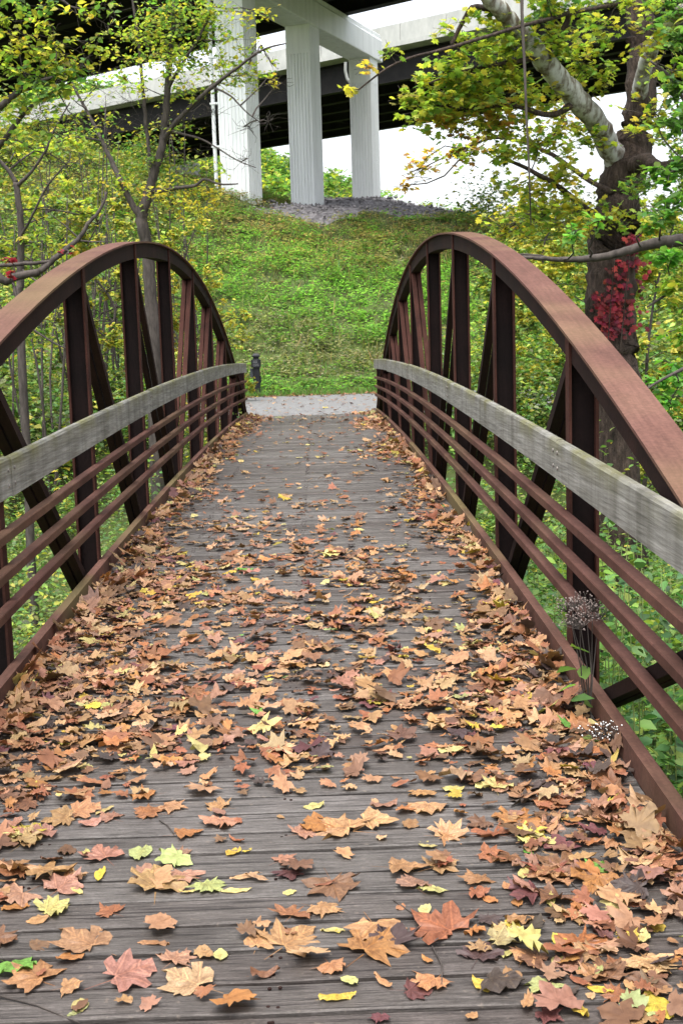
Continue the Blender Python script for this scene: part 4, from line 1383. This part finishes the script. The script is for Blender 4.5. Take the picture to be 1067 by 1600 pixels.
# ------------------------------------------------------------------ fallen leaves
def outline(kind, var):
    r = np.random.default_rng(100 + var)
    if kind == 'sycamore':
        pts = []
        sh = r.uniform(-.06, .06)
        lob = [(-68, .34), (-52, .52), (-40, .50), (-28, .66), (-14, .86), (-4, .74), (6, .60), (15, .72), (26, .82), (36, .98), (45, .84), (54, .64 + sh), (63, .78), (74, .86), (82, .95), (90, 1.12)]
        half = [(math.radians(a + r.uniform(-3, 3)), q * r.uniform(.84, 1.12)) for a, q in lob]
        pts = [(q * math.cos(a), q * math.sin(a)) for a, q in half]
        left = [(-q * math.cos(a) * r.uniform(.80, 1.12), q * math.sin(a) * r.uniform(.88, 1.1)) for a, q in half[:-1]]
        out = [(0, -.16)] + pts + left[::-1]
        return [(x * .56 * (1 + .10 * r.normal()), y * .52) for x, y in out]
    wd = .17 if kind == 'narrow' else .33
    tt = [0, .04, .11, .2, .32, .45, .58, .7, .81, .9, .96, 1.0]
    prof = [(wd * math.sin(math.pi * t ** .85) ** .75 if 0 < t < 1 else 0, t - .5) for t in tt]
    bow = r.normal(0, .05)
    jg = lambda: r.uniform(.93, 1.06)
    return [(x * jg() + bow * (4 * y * y - 1), y) for x, y in prof] + [(-x * jg() + bow * (4 * y * y - 1), y) for x, y in prof[-2:0:-1]]


def leaf_geo(kind, var, curl, hi=True):
    """returns verts, tris, vein weights; unit size"""
    r = np.random.default_rng(500 + var)
    o_ = np.array(outline(kind, var))
    n = len(o_)
    rings = [o_, o_ * .62] if hi else [o_]
    c0 = np.array([[0, .0 if kind != 'sycamore' else -.02]])
    if hi:
        rings[1] = o_ * .55 * (1 + r.normal(0, .03, (n, 1)))
    P2 = np.concatenate(rings + [c0])
    k1, k2, k3 = r.normal(0, 1, 3)
    ph = r.uniform(0, 6.28)
    ax = r.uniform(0, math.pi)
    uu = P2[:, 0] * math.cos(ax) + P2[:, 1] * math.sin(ax)
    z = curl * (.75 * uu ** 2 + .5 * k1 * .5 * P2[:, 0] * P2[:, 1] + .25 * np.abs(P2[:, 0]) * (1 if k2 > 0 else -1) + .10 * np.sin(7 * np.arctan2(P2[:, 1], P2[:, 0]) + ph) * np.linalg.norm(P2, axis=1))
    lift = np.linalg.norm(P2, axis=1)
    z = z + (.05 + curl * .12) * r.normal(0, 1, len(P2)) * lift
    # strongly curled leaves roll up about their axis
    V = np.stack([P2[:, 0], P2[:, 1], z], 1)
    if curl > 1.2:
        a = uu * (1.9 + .5 * k3 * .3)
        w = -P2[:, 0] * math.sin(ax) + P2[:, 1] * math.cos(ax)
        rad = .30
        xx, zz = rad * np.sin(a / rad * .42), rad * (1 - np.cos(a / rad * .42))
        V = np.stack([xx * math.cos(ax) - w * math.sin(ax), xx * math.sin(ax) + w * math.cos(ax), zz + .1 * z], 1)
    V[:, 2] -= V[:, 2].min()
    tris, vein = [], np.zeros(len(V))
    if hi:
        for i in range(n):
            j = (i + 1) % n
            tris += [(i, j, n + j), (i, n + j, n + i), (n + i, n + j, 2 * n)]
        vein[-1] = 1
        if kind == 'sycamore':
            for i in (5, 10, 16, n - 10, n - 5):
                vein[n + i % n] = .8
        else:
            vein[n] = vein[n + n // 2] = .9
    else:
        for i in range(n):
            tris.append((i, (i + 1) % n, n))
        vein[-1] = .7
    return V, np.array(tris), vein


COLS_L = {'tan': (.295, .165, .080), 'pale tan': (.37, .235, .125), 'rust': (.225, .092, .045), 'orange': (.29, .13, .045), 'pinkish': (.265, .142, .095), 'brown': (.135, .072, .040), 'dark brown': (.058, .041, .036),
          'yellow': (.39, .29, .045), 'pale yellow': (.38, .33, .13), 'green': (.10, .22, .04), 'maroon': (.115, .042, .045), 'pale green': (.27, .30, .12)}
KIND_N = {'sycamore': 'lobed', 'oval': 'oval', 'narrow': 'narrow'}
# single leaves nearest the viewer: (u, v, width px, colour, kind, curl) as read off the deck
KEY = [(590, 1455, 92, 'tan', 'sycamore', .45), (697, 1455, 105, 'rust', 'sycamore', .4), (676, 1535, 62, 'tan', 'sycamore', .4), (305, 1540, 88, 'pale tan', 'sycamore', .35), (575, 1487, 95, 'orange', 'sycamore', .3),
       (245, 1388, 92, 'tan', 'sycamore', .5), (285, 1368, 62, 'pinkish', 'sycamore', .6), (322, 1386, 55, 'pale green', 'sycamore', .3), (175, 1427, 42, 'rust', 'sycamore', .4), (262, 1442, 34, 'tan', 'oval', .5),
       (457, 1434, 64, 'rust', 'sycamore', .6), (502, 1421, 56, 'tan', 'sycamore', .6), (520, 1386, 78, 'brown', 'sycamore', .5), (22, 1513, 70, 'green', 'sycamore', .5), (140, 1478, 95, 'pinkish', 'sycamore', .4),
       (60, 1532, 85, 'tan', 'sycamore', .5), (190, 1530, 90, 'pinkish', 'sycamore', .3), (125, 1575, 42, 'pale yellow', 'oval', .4), (272, 1503, 60, 'pinkish', 'sycamore', .35), (344, 1494, 36, 'pale yellow', 'oval', .5),
       (322, 1492, 44, 'tan', 'oval', .8), (450, 1477, 92, 'tan', 'sycamore', .6), (403, 1478, 52, 'tan', 'sycamore', .5), (412, 1525, 50, 'brown', 'narrow', 1.5), (518, 1512, 46, 'tan', 'sycamore', .6), (240, 1478, 52, 'tan', 'narrow', .6),
       (366, 1334, 30, 'yellow', 'oval', 1.0), (386, 1331, 17, 'yellow', 'oval', .4), (383, 1371, 48, 'pale tan', 'narrow', .5), (401, 1375, 40, 'pale tan', 'narrow', .4), (370, 1393, 48, 'pale yellow', 'narrow', .3), (293, 1395, 28, 'pale yellow', 'narrow', .3),
       (453, 1397, 22, 'pale yellow', 'oval', .3), (520, 1457, 40, 'pale yellow', 'narrow', .3), (527, 1560, 60, 'yellow', 'narrow', .6), (160, 1368, 46, 'yellow', 'narrow', .4), (545, 1535, 34, 'pale yellow', 'oval', .6), (122, 1585, 36, 'pale green', 'narrow', .4),
       (783, 1453, 46, 'pale yellow', 'oval', .5), (803, 1446, 42, 'yellow', 'oval', .5), (873, 1472, 34, 'yellow', 'oval', 1.0), (875, 1506, 36, 'pale yellow', 'oval', .4), (758, 1542, 50, 'yellow', 'oval', .6), (853, 1541, 58, 'pale green', 'sycamore', .5),
       (795, 1493, 40, 'pale yellow', 'narrow', .4), (798, 1527, 44, 'tan', 'oval', .5), (820, 1366, 38, 'pale yellow', 'oval', .3), (665, 1424, 32, 'pale yellow', 'oval', .5), (678, 1392, 42, 'pale yellow', 'sycamore', .5), (626, 1420, 22, 'tan', 'oval', .4),
       (825, 1333, 24, 'green', 'oval', .6), (880, 1279, 40, 'pale yellow', 'narrow', .5), (900, 1240, 40, 'yellow', 'oval', .9), (1023, 1453, 34, 'yellow', 'oval', .3), (938, 1550, 46, 'yellow', 'narrow', .5), (903, 1583, 46, 'yellow', 'oval', 1.1), (1028, 1577, 72, 'yellow', 'oval', .6),
       (823, 1572, 60, 'tan', 'narrow', 1.0), (850, 1587, 46, 'maroon', 'sycamore', .5), (883, 1557, 56, 'dark brown', 'oval', .5), (597, 1538, 40, 'tan', 'narrow', 1.3), (643, 1551, 52, 'maroon', 'sycamore', .4), (990, 1506, 62, 'tan', 'sycamore', .5),
       (1025, 1425, 60, 'brown', 'sycamore', .9), (985, 1411, 46, 'rust', 'oval', .9), (915, 1476, 50, 'pinkish', 'sycamore', .4), (838, 1503, 62, 'brown', 'sycamore', .5), (748, 1497, 62, 'dark brown', 'sycamore', .6), (668, 1262, 62, 'tan', 'sycamore', .5), (773, 1228, 50, 'tan', 'sycamore', .5),
       (742, 1246, 34, 'brown', 'oval', 1.5), (810, 1286, 88, 'orange', 'sycamore', .5), (773, 1308, 66, 'rust', 'sycamore', .6), (697, 1311, 52, 'tan', 'sycamore', .5), (668, 1323, 34, 'pale yellow', 'oval', .4), (622, 1358, 68, 'tan', 'sycamore', .6), (683, 1356, 56, 'tan', 'sycamore', .5),
       (648, 1388, 62, 'pinkish', 'sycamore', .3), (883, 1361, 85, 'brown', 'sycamore', .5), (960, 1395, 40, 'dark brown', 'oval', .6), (793, 1341, 56, 'rust', 'sycamore', .5), (748, 1381, 56, 'tan', 'sycamore', .5), (798, 1389, 34, 'tan', 'oval', .6), (765, 1407, 30, 'orange', 'oval', .4),
       (540, 1300, 90, 'tan', 'sycamore', .6), (505, 1290, 60, 'orange', 'sycamore', .6), (575, 1285, 70, 'tan', 'sycamore', .5), (470, 1305, 46, 'pinkish', 'sycamore', .4), (600, 1262, 48, 'pinkish', 'oval', 1.1), (345, 1262, 42, 'tan', 'sycamore', .5), (232, 1245, 46, 'orange', 'sycamore', .7),
       (262, 1262, 46, 'tan', 'sycamore', .6), (175, 1280, 40, 'pinkish', 'sycamore', .4), (123, 1270, 58, 'tan', 'sycamore', .6), (165, 1268, 40, 'pale yellow', 'narrow', .3), (240, 1272, 50, 'rust', 'sycamore', .4), (345, 1285, 60, 'pinkish', 'sycamore', .4), (285, 1305, 48, 'orange', 'sycamore', .5),
       (165, 1340, 60, 'pinkish', 'sycamore', .5), (222, 1335, 54, 'pale green', 'oval', .5), (280, 1338, 46, 'pinkish', 'sycamore', .2), (105, 1332, 44, 'brown', 'oval', .7), (370, 1316, 34, 'rust', 'narrow', 1.2), (440, 1346, 40, 'pinkish', 'sycamore', .2), (452, 1365, 44, 'maroon', 'sycamore', .2),
       (60, 1440, 36, 'tan', 'oval', .6), (70, 1368, 80, 'tan', 'sycamore', .7), (95, 1390, 64, 'pinkish', 'sycamore', .5), (20, 1365, 70, 'rust', 'sycamore', .6), (30, 1400, 72, 'pinkish', 'sycamore', .6), (25, 1420, 44, 'orange', 'oval', .5), (35, 1320, 60, 'tan', 'sycamore', .8),
       (490, 1262, 34, 'pale yellow', 'oval', .8), (120, 1395, 30, 'pale yellow', 'narrow', .4), (660, 1240, 40, 'tan', 'sycamore', .5), (707, 1235, 36, 'pale yellow', 'oval', .5), (640, 1290, 40, 'tan', 'oval', .5), (965, 1560, 46, 'rust', 'sycamore', .6), (1010, 1540, 60, 'brown', 'sycamore', .7),
       (945, 1515, 44, 'brown', 'sycamore', .7), (1045, 1500, 40, 'orange', 'oval', .6), (60, 1480, 44, 'brown', 'oval', .6), (110, 1500, 48, 'orange', 'oval', .6), (105, 1545, 40, 'tan', 'sycamore', .6), (595, 1590, 34, 'maroon', 'sycamore', .3), (735, 1590, 26, 'tan', 'oval', .4), (1000, 1590, 62, 'tan', 'sycamore', .5)]


def atdeck(u, v):
    r = ray(u, v)
    lo, hi = 1.0, 40.0
    for _ in range(50):
        t = (lo + hi) / 2
        p = CAM + r * t
        if p[2] > deck(p[1]): lo = t
        else: hi = t
    return CAM + r * lo


LEAF_MESH = {}


def leaf_mesh(kind, var, curl):
    c_ = round(min(curl, 1.6) * 4) / 4
    key = (kind, var, c_)
    if key not in LEAF_MESH:
        V, tr, ve = leaf_geo(kind, var * 13 + int(c_ * 4), c_)
        # petiole
        b_ = len(V)
        y0 = V[:, 1].min() + (.10 if kind == 'sycamore' else .02)
        L = .42 if kind == 'sycamore' else .10
        zb = .01
        st = np.array([(-.008, y0, zb), (.008, y0, zb), (.005 + .03, y0 - L, zb), (-.005 + .03, y0 - L, zb)])
        V = np.concatenate([V, st]); tr = np.concatenate([tr, [(b_, b_ + 1, b_ + 2), (b_, b_ + 2, b_ + 3)]])
        ve = np.concatenate([ve, np.ones(4)])
        me = np_mesh('leaf', V, tr, smooth=True)
        a_ = me.attributes.new('vein', 'FLOAT', 'POINT')
        a_.data.foreach_set('value', ve.astype(np.float32))
        me.materials.append(DEADLEAF_ONE)
        LEAF_MESH[key] = me
    return LEAF_MESH[key]


singles = []


def put_leaf(x, y, w, colname, kind, curl, dz=.004):
    k = len(singles)
    o = bpy.data.objects.new('fallen_leaf', leaf_mesh(kind, k % 11, curl))
    COL.objects.link(o)
    s_ = w / (.80 if kind == 'sycamore' else .95)
    o.scale = (s_, s_, s_ * rng.uniform(.8, 1.15))
    tilt = .06 + .10 * min(curl, 1)
    o.rotation_euler = (rng.normal(0, tilt), rng.normal(0, tilt), rng.uniform(0, 6.28))
    mt = np.array((o.rotation_euler.to_matrix() @ Matrix.Diagonal(o.scale)))
    co = np.empty(len(o.data.vertices) * 3, np.float32); o.data.vertices.foreach_get('co', co)
    zl = (co.reshape(-1, 3) @ mt.T)[:, 2]
    o.location = (x, y, deck(y) + dz - np.percentile(zl, 12))
    c_ = np.array(COLS_L[colname]) * (1 + rng.normal(0, .12)) * (1 + rng.normal(0, .05, 3))
    o.color = (*np.clip(c_, .01, .7), 1)
    singles.append((o, colname, kind, x, y))
    return o


for u, v, w, cn, kd, cu in KEY:
    p = atdeck(u, v)
    put_leaf(p[0], p[1], w * (p[1] + .15) / F * .98, cn, kd, cu * .6, .003 + .002 * rng.uniform(0, 1))
names = list(COLS_L)
pw = np.array([.25, .13, .17, .07, .11, .15, .065, .018, .04, .002, .02, .006])
pw /= pw.sum()
# drift against the right kerb and at the left margin, still told apart one by one
zones = [(.72, 1.20, 2.95, 4.35, 92, .55), (.50, .85, 3.0, 4.3, 18, .4), (-1.2, -.62, 3.3, 4.35, 40, .5)]
for x0, x1, y0, y1, nn, cu in zones:
    for _ in range(nn):
        x, y = rng.uniform(x0, x1), rng.uniform(y0, y1)
        kd = 'sycamore' if rng.uniform() < .62 else ('oval' if rng.uniform() < .6 else 'narrow')
        edge = max(0, 1 - (1.2 - abs(x)) / .3)
        put_leaf(x, y, rng.uniform(.055, .125) if kd == 'sycamore' else rng.uniform(.05, .08), rng.choice(names, p=pw), kd, rng.uniform(.15, .8), .006 + .03 * edge * rng.uniform(0, 1))

ORD = ['first', 'second', 'third', 'fourth', 'fifth', 'sixth', 'seventh', 'eighth', 'ninth', 'tenth', 'eleventh', 'twelfth', 'thirteenth', 'fourteenth', 'fifteenth', 'sixteenth', 'seventeenth', 'eighteenth']
y_first = atdeck(500, 1598)[1]
i_first = int((y_first - Y_NEAR) / PITCH_P)
rows = {}
for o, cn, kd, x, y in singles:
    pk = max(0, int((y - Y_NEAR) / PITCH_P) - i_first)
    rows.setdefault((pk, cn, kd), []).append((x, o))
for (pk, cn, kd), l in rows.items():
    l.sort(key=lambda q: q[0])
    for r_, (x, o) in enumerate(l):
        pl_ = ORD[min(pk, 17)]
        if len(l) == 1:
            lab = f'the one {cn} {KIND_N[kd]} leaf lying on the {pl_} plank from the front'
        else:
            lab = f'{ORD[r_]} {cn} {KIND_N[kd]} leaf from the left on the {pl_} plank from the front'
        tag(o, lab, 'leaf', 'fallen leaves on the near planks')


# the leaf carpet farther along the deck
def carpet(n_try, y0, y1, dens, y_size=1.0):
    x = rng.uniform(-1.2, 1.2, n_try); y = rng.uniform(y0, y1, n_try)
    area = 2.4 * (y1 - y0)
    k = rng.uniform(0, 1, n_try) < dens(x, y) * area / n_try
    return x[k], y[k]


def dens(x, y):
    blob = .5 + .5 * wav(x, y, 3.1, 28)
    blob2 = .5 + .5 * wav(x, y, 6.5, 32)
    mid = 340 * sstep(3.9, 5.2, y) * (1 - sstep(7.2, 9.6, y)) * (1 - sstep(.35, .85, x) * sstep(5.2, 6.5, y) * .85)
    mid = mid + 75 * sstep(7.6, 9, y) * (1 - sstep(9.5, 13, y)) * (x < .5)
    base = 38 - 22 * sstep(9, 11.5, y)
    e = mid * (.35 + .9 * blob) * (.6 + .6 * blob2) + base * (.4 + 1.1 * blob2)
    wl = .16 + .30 * (1 - sstep(5, 9.5, y)) + .10 * (.5 + .5 * np.sin(y * 1.7))
    wr = .22 + .14 * np.sin(y * 1.25 + 1) + .16 * (1 - sstep(5, 8, y))
    gap = np.where((y > 9.9) & (y < 11.2), .35, 1)
    e = e + 640 * np.exp(-((1.2 + x) / wl) ** 2) + 680 * gap * np.exp(-((1.2 - x) / wr) ** 2)
    return e


x, y = carpet(90000, 4.3, 25.2, dens)
xn, yn = carpet(6000, 2.8, 4.3, lambda x, y: 16 + 380 * sstep(.60, .98, x) + 210 * sstep(.72, 1.05, -x) * sstep(3.2, 3.6, y))
x, y = np.concatenate([x, xn]), np.concatenate([y, yn])
xe = rng.uniform(-3.4, 3.6, 520); ye = 25.4 + 7.8 * rng.uniform(0, 1, 520)
xf = rng.uniform(-6, 6, 700); yf = 33.15 + rng.normal(0, .35, 700)
parts_v, parts_f, parts_t, parts_ve = [], [], [], []
off = 0
N = len(x)
geos = [(leaf_geo('sycamore', q, .12 + .13 * (q % 6), False), 1.25) for q in range(14)] + [(leaf_geo('oval', q, .2 + .15 * (q % 5), False), .62) for q in range(5)] + [(leaf_geo('narrow', q, .5, False), .75) for q in range(3)]
gp = np.array([.046] * 14 + [.05] * 5 + [.035] * 3); gp /= gp.sum()
pal = np.array([COLS_L[k] for k in names])


def scatter(x, y, z, big, layer_edge):
    global off
    N = len(x)
    gi = rng.choice(len(geos), N, p=gp)
    ci = rng.choice(len(names), N, p=pw)
    for g, ((V, tr, ve), sc_) in enumerate(geos):
        ii = np.where(gi == g)[0]
        if not len(ii):
            continue
        m_ = len(ii)
        s_ = np.clip(rng.lognormal(math.log(.061), .34, m_), .03, .115) * sc_ * big
        a = rng.uniform(0, 6.28, m_)
        tx, ty = rng.normal(0, .16, m_), rng.normal(0, .16, m_)
        if layer_edge is not None:
            tx = tx + rng.normal(0, .35, m_) * layer_edge[ii]; ty = ty + rng.normal(0, .35, m_) * layer_edge[ii]
        ca, sa = np.cos(a), np.sin(a)
        X = (V[None, :, 0] * ca[:, None] - V[None, :, 1] * sa[:, None]) * s_[:, None]
        Y = (V[None, :, 0] * sa[:, None] + V[None, :, 1] * ca[:, None]) * s_[:, None]
        Z = V[None, :, 2] * s_[:, None] + X * tx[:, None] + Y * ty[:, None]
        Z = Z - Z.min(1, keepdims=True)
        W = np.stack([X + x[ii, None], Y + y[ii, None], Z + z[ii, None]], 2)
        W[:, :, 0] = np.where(np.abs(x[ii, None]) < 1.23, np.clip(W[:, :, 0], -1.222, 1.222), W[:, :, 0])
        k = len(V)
        parts_v.append(W.reshape(-1, 3)); parts_f.append((tr[None] + (np.arange(m_) * k)[:, None, None]).reshape(-1, 3) + off)
        c_ = pal[ci[ii]] * (1 + rng.normal(0, .16, (m_, 1))) * (1 + rng.normal(0, .05, (m_, 3)))
        parts_t.append(np.repeat(np.clip(c_, .01, .7), k, 0)); parts_ve.append(np.tile(ve, m_))
        off += m_ * k


edge = np.clip(1 - (1.2 - np.abs(x)) / .28, 0, 1)
zz = deck(y) + .004 + .006 * rng.uniform(0, 1, N) + edge * rng.uniform(0, .032, N)
scatter(x, y, zz, 1.0, edge)
scatter(xe, ye, np.full(520, -.362), 1.0, None)
scatter(xf, yf, T(xf, yf) + .03, 1.2, None)
V = np.concatenate(parts_v); Fc = np.concatenate(parts_f); Tn = np.concatenate(parts_t)
uv = V[:, :2] * 10
me = np_mesh('leaf_carpet', V, Fc, Tn, uv, smooth=False)
a_ = me.attributes.new('vein', 'FLOAT', 'POINT')
a_.data.foreach_set('value', np.concatenate(parts_ve).astype(np.float32))
tag(link('leaf_carpet', me, DEADLEAF), 'carpet of fallen tan and rust leaves drifted along the deck and both kerbs', kind='stuff')

# loose twigs on the planks
TW = [((-5, 1558), (60, 1575), (125, 1602), 'long thin twig on the front planks at the left, under leaves'), ((250, 1285), (262, 1292), (272, 1306), 'short bent twig beside a tan leaf, left of the deck middle'),
      ((675, 1482), (690, 1510), (690, 1545), 'thin dark leaf stalk bent across two planks right of middle'), ((880, 1370), (905, 1395), (922, 1412), 'thin grey twig among leaves by the right kerb'), ((615, 1410), (660, 1440), (720, 1455), 'long fine twig lying between red leaf and tan leaves')]
for a, b_, c_, lab in TW:
    m = MB()
    pts = [atdeck(*q) + np.array([0, 0, .006]) for q in (a, b_, c_)]
    m.tube(pts, [.0028, .0024, .0016], 5)
    tag(m.build('twig', BARK_THIN, None, smooth=True), lab, 'twig', 'loose twigs on the deck')
print('triangles', sum(len(o.data.loop_triangles) if not o.data.calc_loop_triangles() else 0 for o in bpy.data.objects if o.type == 'MESH'))
